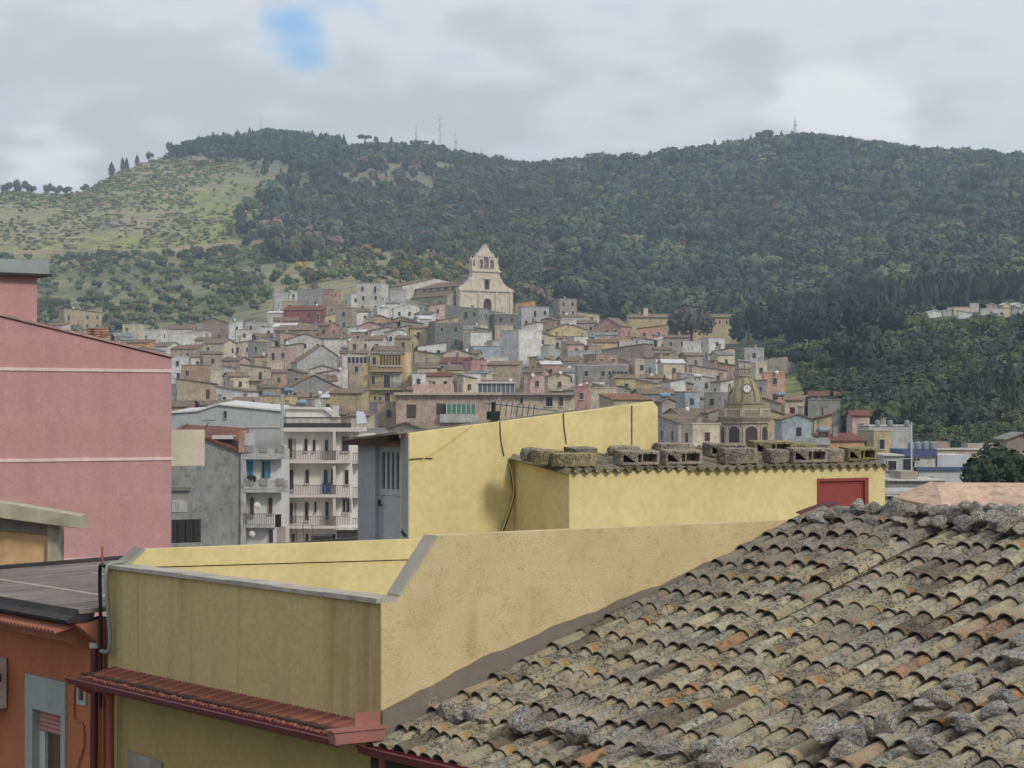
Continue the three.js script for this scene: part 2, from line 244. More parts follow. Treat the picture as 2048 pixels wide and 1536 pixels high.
{
  const cols = [], rows = [];
  for (let x = -7000; x <= 9200;) { cols.push(x); x += x < -760 || x > 2860 ? 420 : 18; }
  for (let D = 6; D < 5200;) { rows.push(D); D *= D < 200 ? 1.25 : D < 2400 ? 1.017 : 1.12; }
  const P = [], C = [], UV = [], I = [], W = cols.length, col = new THREE.Color();
  const grass = [0.39, 0.375, 0.125], dry = [0.42, 0.355, 0.235], scrub = [0.075, 0.095, 0.045], earth = [0.36, 0.31, 0.24], town = [0.17, 0.155, 0.135];  // grass tone raised to suggest sun patches on the hillside and behind the church
  rows.forEach(D => cols.forEach(x => {
    const X = (x - PCX) / FPX * D, y = ground(x, D), py = rowOf(y, D);
    P.push(X, y, -D); UV.push(X, D);
    const n1 = fbm(X / 60 + 50, D / 90 + 9, 512, 301, 4), n2 = fbm(X / 22 + 90, D / 36 + 3, 1024, 311, 3), n3 = fbm(X / 130 + 20, D / 160 + 60, 512, 331, 3);
    let c = scrub;
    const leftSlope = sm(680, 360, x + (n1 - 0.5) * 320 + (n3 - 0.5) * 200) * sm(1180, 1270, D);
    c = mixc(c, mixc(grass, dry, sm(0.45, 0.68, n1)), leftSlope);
    const crest = sm(1080, 900, x + (n3 - 0.5) * 300) * sm(250, 40, Math.abs(D - ridgeD(x) + 30)) + sm(300, 60, Math.abs(x - 380 + (n3 - 0.5) * 200)) * sm(1450, 1800, D);
    c = mixc(c, dry, clamp(crest) * 0.75 * sm(0.3, 0.6, n2 + n1 * 0.3));
    const meadow = sm(480, 560, x) * sm(980, 900, x) * sm(740, 800, D) * sm(1180, 1050, D);
    c = mixc(c, mixc(dry, grass, n1), meadow);
    c = mixc(c, mixc(dry, scrub, 0.35), sm(0.5, 0.62, n3) * sm(640, 700, x) * sm(1120, 1020, x) * sm(1180, 1300, D) * 0.7);
    c = mixc(c, dry, sm(0.56, 0.68, n3) * sm(820, 900, D) * 0.5);
    c = mixc(c, earth, sm(0.64, 0.74, n2) * sm(700, 460, x) * sm(1100, 1240, D) * 0.8);
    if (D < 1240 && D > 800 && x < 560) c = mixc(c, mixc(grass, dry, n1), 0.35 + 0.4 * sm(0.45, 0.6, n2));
    if (D < 760 && x < 1620 - (D - 300) * 0.5) c = town;
    if (x >= 1560 && D > 330 && D < 900) c = mixc(scrub, grass, sm(0.45, 0.7, n1) * 0.8);
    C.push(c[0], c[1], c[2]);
  }));
  for (let j = 0; j < rows.length - 1; j++) for (let i = 0; i < W - 1; i++) { const a = j * W + i, b = a + 1, c = a + W, d = c + 1; I.push(a, b, d, a, d, c); }
  const g = new THREE.BufferGeometry(); g.setAttribute('position', new THREE.BufferAttribute(new Float32Array(P), 3)); g.setAttribute('color', new THREE.BufferAttribute(new Float32Array(C), 3)); g.setAttribute('uv', new THREE.BufferAttribute(new Float32Array(UV), 2)); g.setIndex(I); g.computeVertexNormals();
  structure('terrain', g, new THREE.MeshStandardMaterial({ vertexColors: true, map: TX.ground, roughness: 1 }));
  const gp = new THREE.PlaneGeometry(16000, 16000); gp.rotateX(-Math.PI / 2); gp.translate(0, -0.6, 0);
  structure('ground', uvm(gp), clay('#6a6660', 'ground'));
  // hillside road: a bench cut into the slope, with its pale retaining wall
  const road = (name, pts, w, h, mat) => { const top = [], P2 = [], I2 = []; pts.forEach(([x, D], k) => { const X = (x - PCX) / FPX * D, y = ground(x, D); P2.push(X, y - 2, -D, X, y + h, -D, X, y + h, -D - w, X, y - 2, -D - w); if (k) { const a = (k - 1) * 4, b = k * 4; for (let q = 0; q < 3; q++) I2.push(a + q, b + q, b + q + 1, a + q, b + q + 1, a + q + 1); } }); const gg = new THREE.BufferGeometry(); gg.setAttribute('position', new THREE.BufferAttribute(new Float32Array(P2), 3)); gg.setIndex(I2); const ng = gg.toNonIndexed(); ng.computeVertexNormals(); return structure(name, uvm(ng), mat); };
  const pale = rendered('#b9ab93', 'old');
  const hp = []; for (let x = -400; x <= 600; x += 25) hp.push([x, 1256 + 6 * Math.sin(x / 60)]); road('hillside_road', hp, 7, 2.2, pale);
  const rp = []; for (let x = 1540; x <= 2100; x += 20) rp.push([x, 556 + 0.03 * (x - 1540)]); road('lower_road', rp, 6, 1.2, rendered('#a39b8c', 'old'));
  const rg = []; for (let x = 660; x <= 1420; x += 20) rg.push([x, ridgeD(x) - 8]); road('ridge_road', rg, 9, 0.8, rendered('#c3b59d', 'old'));
}
// ================================================================ vegetation
const leafMat = (c, o = {}) => new THREE.MeshStandardMaterial({ color: c, roughness: 0.95, side: THREE.DoubleSide, ...o });
// a crown of small leaf faces spread over lumpy clumps; unit height, unit width
function crownGeo(n, s, shape, leaf = 0.16) {
  const R = k => h2(k, s, 501), P = [], N = []; const lobes = [];
  const nl = shape === 'spire' ? 1 : 6;
  for (let k = 0; k < nl; k++) { const a = R(k) * 6.28, r = shape === 'spire' ? 0 : 0.24 + 0.12 * R(k + 20); const y = shape === 'flat' ? 0.72 + 0.12 * R(k + 40) : 0.35 + 0.45 * R(k + 40); lobes.push([Math.cos(a) * r * (shape === 'flat' ? 1.4 : 1), k === 0 && shape !== 'flat' ? 0.66 : y, Math.sin(a) * r * (shape === 'flat' ? 1.4 : 1), 0.2 + 0.12 * R(k + 60)]); }
  for (let i = 0; i < n; i++) {
    const q = k => h2(i, s * 7 + k, 601); let c, nx, ny, nz;
    const u = q(1) * 2 - 1, a = q(2) * 6.28, rr2 = Math.sqrt(1 - u * u); nx = rr2 * Math.cos(a); ny = u; nz = rr2 * Math.sin(a);
    if (shape === 'spire') { const y = 0.06 + 0.94 * q(3) ** 1.1, rad = 0.5 * Math.pow(Math.sin(Math.PI * Math.pow(clamp(y), 0.6)), 0.8) * (0.72 + 0.5 * q(4)); c = [nx * rad, y, nz * rad]; }
    else { const L = lobes[Math.floor(q(3) * nl)], f = 0.72 + 0.36 * q(4), sy = shape === 'flat' ? 0.5 : 0.95; c = [L[0] + nx * L[3] * f, L[1] + ny * L[3] * f * sy, L[2] + nz * L[3] * f]; }
    const t = new THREE.Vector3(q(5) - 0.5, q(6) - 0.5, q(7) - 0.5).normalize(), nn = new THREE.Vector3(nx, ny, nz).addScaledVector(t, 0.7).normalize(), e1 = new THREE.Vector3().crossVectors(nn, t).normalize(), e2 = new THREE.Vector3().crossVectors(nn, e1), z = leaf * (0.6 + 0.8 * q(8));
    const A = [[-0.5, -0.4], [0.5, -0.5], [0.4, 0.5], [-0.45, 0.45]].map(([x, y]) => [c[0] + (e1.x * x + e2.x * y) * z, c[1] + (e1.y * x + e2.y * y) * z, c[2] + (e1.z * x + e2.z * y) * z]);
    for (const k of [0, 1, 2, 0, 2, 3]) { P.push(...A[k]); N.push(nn.x, nn.y, nn.z); }
  }
  // solid core added inside each lobe to block light through the leaves
  const core = new THREE.IcosahedronGeometry(1, 1), cpz = core.attributes.position;
  for (const L of shape === 'spire' ? [[0, 0.45, 0, 0.3]] : lobes) for (let i = 0; i < cpz.count; i++) { const k = L[3] * 0.72, sy = shape === 'spire' ? 1.35 : shape === 'flat' ? 0.5 : 0.95; P.push(L[0] + cpz.getX(i) * k * (shape === 'spire' ? 0.9 : 1), L[1] + cpz.getY(i) * k * sy, L[2] + cpz.getZ(i) * k * (shape === 'spire' ? 0.9 : 1)); N.push(cpz.getX(i), cpz.getY(i), cpz.getZ(i)); }
  const g = new THREE.BufferGeometry(); g.setAttribute('position', new THREE.BufferAttribute(new Float32Array(P), 3)); g.setAttribute('normal', new THREE.BufferAttribute(new Float32Array(N), 3)); return g;
}
const CROWN = { round: [crownGeo(230, 3, 'round', 0.12), crownGeo(230, 4, 'round', 0.12), crownGeo(230, 9, 'round', 0.12)], spire: [crownGeo(160, 13, 'spire', 0.15)], bush: [crownGeo(420, 23, 'round', 0.085)] };
const CROWNX = { round: [0, 1, 2].map(k => crownGeo(900, 33 + k, 'round', 0.075)), spire: [0, 1].map(k => crownGeo(700, 43 + k, 'spire', 0.085)), flat: [0, 1].map(k => crownGeo(600, 53 + k, 'flat', 0.1)) };
const greens = { dark: [0.040, 0.060, 0.036], blue: [0.040, 0.062, 0.045], mid: [0.066, 0.092, 0.038], olive: [0.105, 0.108, 0.058], light: [0.105, 0.135, 0.046], yellow: [0.24, 0.20, 0.065], brown: [0.135, 0.108, 0.075] };
const tree0 = []; // forest lists: {X,y,D,h,w,c,kind}
function sow(n, xa, xb, Da, Db, accept) {
  let tries = 0, made = 0;
  while (made < n && tries++ < n * 12) {
    const D = Math.sqrt(lerp(Da * Da, Db * Db, rnd())), x = rr(xa, xb); if (D > ridgeD(x) + 25) continue;
    const y = ground(x, D), py = rowOf(y, D), q = accept(x, D, py); if (!q) continue;
    tree0.push({ X: (x - PCX) / FPX * D, y, D, ...q }); made++;
  }
}
const wood = (X, D) => fbm(X / 90 + 30, D / 110 + 30, 512, 401, 3);
function tone(list, j = 0.25) { const c = greens[pick(list)], k = 1 + rr(-j, j * 1.3); return [c[0] * k * rr(0.92, 1.1), c[1] * k, c[2] * k * rr(0.85, 1.15)]; }
// wooded ridge, all across behind the town
sow(4200, -420, 620, 1270, 1980, (x, D, py) => { const X = (x - PCX) / FPX * D, n = fbm(X / 45 + 15, D / 60 + 15, 512, 431, 3); if (n < 0.5) return null; return { h: rr(0.7, 2), w: rr(1.4, 3.6), c: tone(['olive', 'light', 'light', 'olive', 'brown', 'yellow'], 0.3).map(v => v * 1.9), kind: 'bush' }; });
sow(17500, -420, 2560, 800, 2100, (x, D, py) => {
  if (D < 862 && (x > 930 || (x > 330 && x < 540 && D < 835))) return null;
  const X = (x - PCX) / FPX * D, w = wood(X, D), n = fbm(X / 200 + 5, D / 240 + 5, 512, 411, 3);
  let soft = 1, dens = 0.6 + 0.45 * sm(0.36, 0.5, w), pal = ['dark', 'blue', 'mid', 'mid', 'dark', 'blue', 'olive'], kind = rnd() < 0.18 ? 'spire' : 'round', h = 4.5 + 11 * rnd() ** 1.9;
  const L = sm(720, 420, x + (n - 0.5) * 320);
  if (D < 1240 && x < 540) { dens = 0.35 + 0.5 * sm(0.4, 0.55, w); pal = ['mid', 'olive', 'olive', 'mid', 'light', 'dark']; h = rr(2, 5); kind = 'bush'; soft = 1.3; }
  else if (rnd() < sm(700, 330, x + (n - 0.5) * 420 + (w - 0.5) * 260)) { dens = 0.14 + 0.4 * sm(0.5, 0.66, w); pal = ['olive', 'olive', 'light', 'light', 'brown', 'mid']; h = rr(1.4, 3.6); kind = 'bush'; soft = 1.7; }
  else if (x < 690) { dens = py < 470 ? 0.95 : 0.6; pal = py < 450 ? ['dark', 'blue', 'dark', 'mid'] : ['dark', 'mid', 'brown', 'olive']; kind = rnd() < 0.35 ? 'spire' : 'round'; }
  else if (x < 1120) { dens = 0.14 + 0.75 * sm(0.43, 0.57, w); pal = ['dark', 'mid', 'olive', 'brown', 'blue', 'mid']; h = rr(4.5, 9.5); }
  if (D < 1080 && x > 520 && x < 960) { dens = 0.12 + 0.4 * sm(0.45, 0.6, w); pal = ['olive', 'olive', 'yellow', 'light', 'mid', 'mid', 'brown']; h = rr(3, 8); kind = 'round'; }
  if (x > 680 && x < 1320 && D > ridgeD(x) - 230) return rnd() < 0.35 ? { h: rr(1.2, 2.6), w: rr(2, 4), c: tone(['olive', 'mid', 'brown'], 0.3), kind: 'bush' } : null; if (D > ridgeD(x) - 60) dens *= 0.8;
  if (rnd() > dens) return null;
  const patch = 0.55 + 0.95 * fbm(X / 55 + 70, D / 80 + 70, 512, 441, 3);
  return { h, w: h * (kind === 'spire' ? rr(0.32, 0.5) : rr(0.75, 1.25)), c: tone(pal, 0.3).map(v => v * patch * soft), kind };
});
// bushy slope on the near side of the valley
sow(3900, 1540, 2330, 300, 900, (x, D, py) => {
  if (D < 345 && x < 1790) return null;
  if (x < 1590 + (D - 345) * -0.28 + 60 && D < 560) return null; if (Math.abs(D - (559 + 0.03 * (x - 1540))) < 7) return null;
  if (D > 570 && D < 700 && x > 1815) return D < 640 ? { h: rr(0.9, 2), w: rr(1.6, 3), c: tone(['mid', 'light', 'olive'], 0.3), kind: 'bush' } : null; if (D > 530 && D < 556) return { h: rr(0.8, 1.6), w: rr(1.5, 2.6), c: tone(['mid', 'light', 'olive'], 0.3), kind: 'bush' }; if (D > 640 && x < 1640 && D < 800 && rnd() < 0.4) return null;
  const X = (x - PCX) / FPX * D, w = wood(X * 3, D * 2.4), tall = w > 0.56, h = tall ? rr(4, 7.5) : rr(1.8, 4.2), kind = tall && rnd() < 0.3 ? 'spire' : 'bush';
  return { h, w: h * (kind === 'spire' ? 0.42 : rr(0.9, 1.5)), c: tone(tall ? ['dark', 'mid', 'dark', 'blue'] : ['mid', 'light', 'light', 'mid', 'olive', 'dark'], 0.3), kind };
});
// dark cypress belt over the cemetery
sow(420, 1600, 2250, 700, 800, (x, D) => ({ h: rr(8, 13), w: rr(3.4, 5), c: tone(['dark', 'blue'], 0.2), kind: rnd() < 0.7 ? 'spire' : 'round' }));
{
  const groups = {}; for (const q of tree0) { const key = (q.D < 930 && q.X > 60 ? 'valley_undergrowth' : q.kind === 'bush' ? 'hillside_undergrowth' : 'hill_woods') + '|' + q.kind + '|' + (q.kind === 'round' ? (q.h < 7.5 ? 0 : q.h < 9.5 ? 1 : 2) : 0); (groups[key] ??= []).push(q); }
  const dm = new THREE.Object3D(), cc = new THREE.Color(), labels = { valley_undergrowth: 'dense bushes and small trees covering the valley slope', hillside_undergrowth: 'low shrubs scattered over the grassy hillside', hill_woods: 'dense woodland covering the ridge behind the town' };
  for (const [key, L] of Object.entries(groups)) {
    const [name, kind, v] = key.split('|'), im = shade(new THREE.InstancedMesh(CROWN[kind][+v], leafMat(0xffffff), L.length));
    L.forEach((q, i) => { dm.position.set(q.X, q.y - q.h * 0.12, -q.D); dm.rotation.y = rnd() * 6.28; dm.scale.set(q.w, q.h, q.w); dm.updateMatrix(); im.setMatrixAt(i, dm.matrix); im.setColorAt(i, cc.setRGB(...q.c)); });
    im.name = numbered(name); tag(im, labels[name] + (kind === 'spire' ? ', pointed conifers' : kind === 'round' ? [', low rounded crowns', ', rounded crowns', ', tall rounded crowns'][+v] : ''), 'woodland', null, 'stuff'); scene.add(im);
  }
  console.log('forest', tree0.length);
}
// pale ledges of rock that step down the grassy slope
{
  const L = []; for (let k = 0; k < 260; k++) { const x = -380 + 900 * rnd(), D = rr(1275, 1900); if (D > ridgeD(x) - 20 || x > 330 + (D - 1275) * 0.35) continue; const g = new THREE.IcosahedronGeometry(1, 1), X = (x - PCX) / FPX * D; g.scale(rr(2, 7), rr(0.5, 1.3), rr(1, 2.4)); g.rotateY(rr(-0.3, 0.3)); g.translate(X, ground(x, D) + 0.1, -D); L.push(uvm(g)); }
  const m = shade(new THREE.Mesh(join(L), rendered('#b7a78c', 'old'))); m.name = 'rock_rubble'; tag(m, 'pale rock ledges strewn over the grassy hillside', 'rocks', null, 'stuff'); scene.add(m);
}
// single trees that can be told apart
function tree(name, label, px, D, h, w, shape, c, group, lift = 0) {
  if (group) label = (h < 8.6 ? 'low ' : h < 10.6 ? 'medium ' : h < 12.6 ? 'tall ' : 'towering ') + { round: w / h > 1 ? 'broad rounded ' : w / h > 0.82 ? 'rounded ' : 'slim rounded ', spire: w / h > 0.42 ? 'full pointed ' : 'thin pointed ', flat: 'umbrella-shaped ' }[shape] + label;
  const X = (px - PCX) / FPX * D, y = ground(px, D) + lift, g = thing(name, label, 'tree', new THREE.Vector3(X, y, -D), rnd() * 6, group);
  const tr = part(g, 'trunk', join([rod([0, -0.8, 0], [0.02 * h, h * 0.75, 0], (shape === 'flat' ? 0.05 : 0.035) * h + 0.05, 7, (shape === 'flat' ? 0.035 : 0.016) * h), rod([0, h * 0.4, 0], [w * 0.22, h * 0.72, w * 0.1], 0.012 * h, 5, 0.004 * h), rod([0, h * 0.45, 0], [-w * 0.2, h * 0.74, -w * 0.12], 0.012 * h, 5, 0.004 * h)]), barkMat);
  const cg = pick(CROWNX[shape]), cr = shade(new THREE.Mesh(cg, leafMat(new THREE.Color().setRGB(...c)))); cr.name = 'crown'; cr.scale.set(w, h * (shape === 'spire' ? 1 : shape === 'flat' ? 1 : 1.02), w); g.add(cr); if (shape === 'round') { cr.position.y = -h * 0.14; cr.scale.x *= rr(0.85, 1.25); cr.scale.y *= rr(0.95, 1.2); } return g;
}
const barkMat = clay('#5a4a3c', null, { roughness: 1 });
// ================================================================ the terrace house with the yellow parapets
const LOW = -16;
{
  const t = nearThing('terrace_house', 'yellow house with roof terrace, streaked parapet and red eave gutter beside the tiled roof', 'house', [0, LOW, 0]);
  // street wall (normal towards the street) and parapet over the little tiled eave
  part(t, 'parapet_wall', bx(0, 0.2, -2.765, -1.672, -5.68, -0.006), M.yellowStreak);
  part(t, 'street_wall', bx(0.012, 0.3, LOW, -2.765, -5.68, -0.008), M.ochre);
  // gable-side parapet rising beside the tiled roof, with its chamfered end
  part(t, 'parapet_wall', prism([[0.004, -2.9], [5.6, -2.9], [5.6, -1.06], [0.59, -1.09], [0.2, -1.60], [0.16, -1.669], [0.004, -1.669]], -0.2, 0), M.yellowRough);
  part(t, 'side_wall', bx(0.3, 5.6, LOW, -2.9, -0.3, -0.004), M.ochre);
  part(t, 'coping', prism([[0.585, -1.088], [0.185, -1.606], [0.20, -1.62], [0.60, -1.105]], -0.204, 0.004), M.coping);
  // grey stone coping along the street parapet, in slabs
  for (let k = 0; k < 6; k++) { const a = -0.0 - k * 0.945; part(t, 'coping_slab', bx(-0.045, 0.235, -1.672, -1.628 - (k % 2) * 0.006, a - 0.94, a - 0.004 - (k ? 0 : 0)), M.coping); }
  // back parapet of the terrace, with the chamfer at its street end and an open joint
  part(t, 'parapet_wall', prism([[0.2, -1.665], [5.9, -1.735], [5.9, -1.478], [0.36, -1.478], [0.16, -1.63]], -5.72, -5.5), M.yellowShed);
  part(t, 'parapet_base', prism([[0.2, -2.66], [5.9, -2.66], [5.9, -1.748], [0.2, -1.678]], -5.70, -5.52), M.yellowShed);
  part(t, 'coping', prism([[0.155, -1.64], [0.355, -1.475], [0.33, -1.452], [0.11, -1.63]], -5.74, -5.48), M.mortar);
  part(t, 'terrace_floor', bx(0.2, 12.2, -2.70, -2.62, -8.2, -0.2), M.concrete);
  part(t, 'back_wall', bx(0.3, 12.2, LOW, -2.70, -8.3, -5.9), M.ochre);
  // red eave: one course of pressed tiles on a lath, each tile its own piece
  const eave = part(t, 'eave_board', bx(-0.36, 0.0, -2.815, -2.79, -5.6, -0.02), M.wood);
  const tg = prism([[-0.034, 0], [0.034, 0], [0.034, 0.012], [0.02, 0.03], [0, 0.037], [-0.02, 0.03], [-0.034, 0.012]], 0, 0.43, 'z', 0);
  tg.rotateY(Math.PI / 2); tg.translate(-0.405, 0, 0);
  for (let k = 0; k < 74; k++) { const m = shade(new THREE.Mesh(tg, M.redTile[k % 3])); m.name = 'eave_tile'; m.position.set(0, -2.77 - LOW + rr(-0.003, 0.003), -0.06 - k * 0.0745); m.rotation.z = 0.19 + rr(-0.02, 0.02); m.rotation.y = rr(-0.02, 0.02); eave.add(m); }
  // gutter
  const gp = []; for (let i = 0; i <= 10; i++) { const a = Math.PI * i / 10; gp.push([-0.47 - 0.068 * Math.cos(a), -2.83 - 0.075 * Math.sin(a)]); }
  for (let i = 10; i >= 0; i--) { const a = Math.PI * i / 10; gp.push([-0.47 - 0.063 * Math.cos(a), -2.83 - 0.070 * Math.sin(a)]); }
  const gut = part(t, 'gutter', join([prism(gp, -5.6, 0.06), rod([-0.54, -2.828, -5.6], [-0.54, -2.828, 0.06], 0.011)]), M.redGutter);
  part(gut, 'gutter_outlet', join([prism([[-0.56, -2.86], [-0.07, -2.86], [-0.05, -2.75], [-0.58, -2.75]], 0.055, 0.17), prism([[-0.60, -2.755], [-0.03, -2.755], [-0.03, -2.735], [-0.60, -2.735]], 0.045, 0.185)]), M.redGutterPale);
  part(t, 'eave_end_brick', bx(-0.30, -0.04, -2.74, -2.62, 0.03, 0.052), M.redGutterPale);
  // downpipe at the far end of the gutter
  part(t, 'downpipe', join([rod([-0.09, -2.95, -5.42], [-0.09, LOW, -5.42], 0.045), tube([[-0.46, -2.88, -5.42], [-0.34, -2.95, -5.42], [-0.2, -2.95, -5.42], [-0.09, -3.05, -5.42]], 0.042, 12)]), M.redPipe);
  part(t, 'wall_patch', prism([[-5.18, -5], [-4.35, -5], [-4.35, -3.62], [-5.18, -3.60]], -0.004, 0.005, 'x'), M.mortar);
  // grey drain elbow leaving the parapet at its street corner
  part(t, 'drain_pipe', join([tube([[0.32, -1.60, -5.56], [0.12, -1.61, -5.60], [-0.04, -1.64, -5.60], [-0.065, -1.75, -5.58], [-0.06, -2.5, -5.5], [-0.07, -2.57, -5.52], [-0.08, -2.58, -5.68]], 0.023, 40)]), M.pvcGrey);
}
// black waste pipe between the two street houses
{
  const t = nearThing('vent_pipe', 'thin black vent pipe with bent top between the yellow and the orange house', 'pipe', [-0.05, -3.2, -5.76]);
  part(t, 'pipe', tube([[-0.06, -1.655, -5.62], [-0.07, -1.64, -5.72], [-0.06, -1.75, -5.76], [-0.05, -2.3, -5.76], [-0.05, -3.2, -5.76]], 0.022, 30), M.black);
  part(t, 'aerial_rod', rod([-0.05, -1.64, -5.72], [-0.05, -1.44, -5.72], 0.012), M.redPipe);
}

// ================================================================ the foreground house under old barrel tiles
const SL = 0.373, SA = Math.atan(SL), roofY = x => -2.93 + SL * x, RZ0 = 0.02, RZ1 = 9.2, RX1 = 5.22;
const tiled = nearThing('tiled_roof_house', 'old house with lichen-covered barrel tile roof next to the yellow parapet', 'house', [0, LOW, 0]);
{
  const t = tiled;
  part(t, 'roof_deck', prism([[-0.12, roofY(-0.12) - 0.05], [RX1, roofY(RX1) - 0.05], [9.6, roofY(RX1) - 0.05 - (9.6 - RX1) * SL], [9.6, roofY(RX1) - 0.2 - (9.6 - RX1) * SL], [RX1, roofY(RX1) - 0.2], [-0.12, roofY(-0.12) - 0.14]], RZ0, RZ1), M.wood);
  part(t, 'wall', bx(0.05, 9.4, LOW, -3.1, 0.03, RZ1 - 0.1), M.mortar);
  // cement fillet that closes the roof against the parapet, uneven along its upper line
  const fp = []; const N = 40;
  for (let i = 0; i <= N; i++) { const x = lerp(0, 5.3, i / N); fp.push([x, roofY(x) - 0.1]); }
  for (let i = N; i >= 0; i--) { const x = lerp(0, 5.3, i / N); fp.push([x, lerp(-2.63, -1.02, clamp(x / 4.95)) + 0.05 * Math.sin(x * 1.1 + 0.4) * sm(0, 0.8, x) * sm(5.3, 4, x) + 0.012 * Math.sin(x * 7.3) + 0.008 * Math.sin(x * 17 + 1)]); }
  part(t, 'flashing', prism(fp, 0.0035, 0.028), M.flashing);
  // ridge covered with mortar
  const mort = []; for (let k = 0; k < 26; k++) { const g = new THREE.IcosahedronGeometry(0.16, 1); g.scale(0.8, 0.34, 1.5); g.rotateY(rr(-0.3, 0.3)); g.translate(RX1 + rr(-0.06, 0.06), roofY(RX1) + rr(-0.03, 0.02), RZ0 + 0.12 + k * 0.34); mort.push(uvm(g)); }
  const rm = part(t, 'ridge_mortar', join(mort), M.crust[1]); rm.userData.kind = 'stuff';
  part(t, 'flashing_sheet', slab([4.95, roofY(4.95) + 0.07, 0.12], [5.42, roofY(5.2) + 0.10, 0.12], [5.42, roofY(5.2) + 0.10, -0.10], [4.95, roofY(4.95) + 0.10, -0.02], 0.01), clay('#5a2c2d', null, { roughness: 0.95 }));
  // barrel tiles
  function barrel(len, w0, w1, h0, h1, th, up, u0, v0) {
    const P = [], UV = [], I = [], NS = 7, NL = 2; const sgn = up ? 1 : -1;
    const add = (x, a, w, h, off, row) => { P.push(x, sgn * ((h + off) * Math.sin(a) - h * 0.15), -(w / 2 + off) * Math.cos(a)); UV.push(u0 + x, v0 + row * 0.5 + a * 0.09); return P.length / 3 - 1; };
    const out = [], inn = [];
    for (let l = 0; l <= NL; l++) { const k = l / NL, o = [], n = []; for (let s = 0; s <= NS; s++) { const a = Math.PI * (0.03 + 0.94 * s / NS); o.push(add(len * k, a, lerp(w0, w1, k), lerp(h0, h1, k), 0, 0)); } out.push(o); if (l !== 1) { for (let s = 0; s <= NS; s++) { const a = Math.PI * (0.03 + 0.94 * s / NS); n.push(add(len * k, a, lerp(w0, w1, k), lerp(h0, h1, k), -th, 1)); } inn.push(n); } }
    const f = (a, b, c, d) => { if (up) I.push(a, b, c, a, c, d); else I.push(a, c, b, a, d, c); };
    for (let l = 0; l < NL; l++) for (let s = 0; s < NS; s++) f(out[l][s], out[l + 1][s], out[l + 1][s + 1], out[l][s + 1]);
    for (let s = 0; s < NS; s++) { f(inn[0][s + 1], inn[1][s + 1], inn[1][s], inn[0][s]); f(inn[0][s], out[0][s], out[0][s + 1], inn[0][s + 1]); }
    const g = new THREE.BufferGeometry(); g.setAttribute('position', new THREE.BufferAttribute(new Float32Array(P), 3)); g.setAttribute('uv', new THREE.BufferAttribute(new Float32Array(UV), 2)); g.setIndex(I);
    const nn = g.toNonIndexed(); nn.computeVertexNormals();
    // smooth the round of the tile, keep its rim crisp
    g.computeVertexNormals(); return mergeGeometries([g.toNonIndexed()]);
  }
  const covers = []; for (let k = 0; k < 14; k++) covers.push(barrel(0.46 + rr(-0.02, 0.02), 0.2 + rr(-0.012, 0.012), 0.155, 0.085 + rr(-0.01, 0.008), 0.066, 0.017, true, rnd() * 5, rnd() * 5));
  const pans = []; for (let k = 0; k < 6; k++) pans.push(barrel(0.46, 0.16, 0.19, 0.06, 0.075, 0.015, false, rnd() * 5, rnd() * 5));
  const PZ = 0.215, EX = 0.355, NC = 16, NZ = Math.floor((RZ1 - 0.1) / PZ), cosA = Math.cos(SA), list = [], panG = [], restG = [];
  const mtx = new THREE.Matrix4(), eu = new THREE.Euler();
  const camL = [hit(1024, 768, 'x', -10.5)[0], 0, 17.02];
  for (let c = 0; c < NZ; c++) {
    const dz = rr(-0.012, 0.012), shift = rr(-0.05, 0.05), yaw = rr(-0.012, 0.012);
    for (let i = 0; i < NC; i++) {
      const x = -0.15 + (i * EX + (i ? shift : shift * 0.4)) * cosA, y = roofY(x);
      const z = 0.1 + c * PZ + dz + rr(-0.008, 0.008) + yaw * i * EX;
      if (x + 0.3 > RX1) continue;
      const sagY = 0.025 * Math.sin(c * 0.5 + i * 0.35) + 0.012 * Math.sin(c * 1.7);
      list.push({ x, y: y + 0.042 + sagY + rr(-0.006, 0.006), z, rz: SA - 0.055 + rr(-0.015, 0.015), ry: yaw + rr(-0.025, 0.025), rx: rr(-0.05, 0.05), d: Math.hypot(x + 10.52, z - 17.02) });
      if (c < NZ - 1) { eu.set(rr(-0.05, 0.05), rr(-0.02, 0.02), SA - 0.04); mtx.makeRotationFromEuler(eu).setPosition(x - 0.02, y + 0.028 + sagY, z + PZ / 2); panG.push(pans[(c * 5 + i) % 6].clone().applyMatrix4(mtx)); }
    }
  }
  // which tiles lie in the picture: those are pieces of their own
  const inPic = q => { const w = near2world(q.x + 0.2, q.y, q.z), D = -w.z, px = PCX + w.x / D * FPX, py = rowOf(w.y, D); return px > 700 && px < 2090 && py < 1570; };
  const seen = list.filter(inPic), rest = list.filter(q => !inPic(q)); console.log('tiles seen', seen.length, 'rest', rest.length);
  seen.sort((a, b) => a.d - b.d);
  seen.splice(0, 300).forEach(q => { const m = shade(new THREE.Mesh(covers[Math.floor(rnd() * 14)], M.tile[rnd() < 0.022 ? 7 : rnd() < 0.08 ? 8 : rnd() < 0.08 ? 9 : Math.floor(rnd() * 7)])); m.name = 'roof_tile'; m.position.set(q.x, q.y - LOW, q.z); m.rotation.set(q.rx, q.ry, q.rz); t.add(m); });
  for (const q of [...seen, ...rest]) { eu.set(q.rx, q.ry, q.rz); mtx.makeRotationFromEuler(eu).setPosition(q.x, q.y, q.z); restG.push(covers[Math.floor(rnd() * 14)].clone().applyMatrix4(mtx)); }
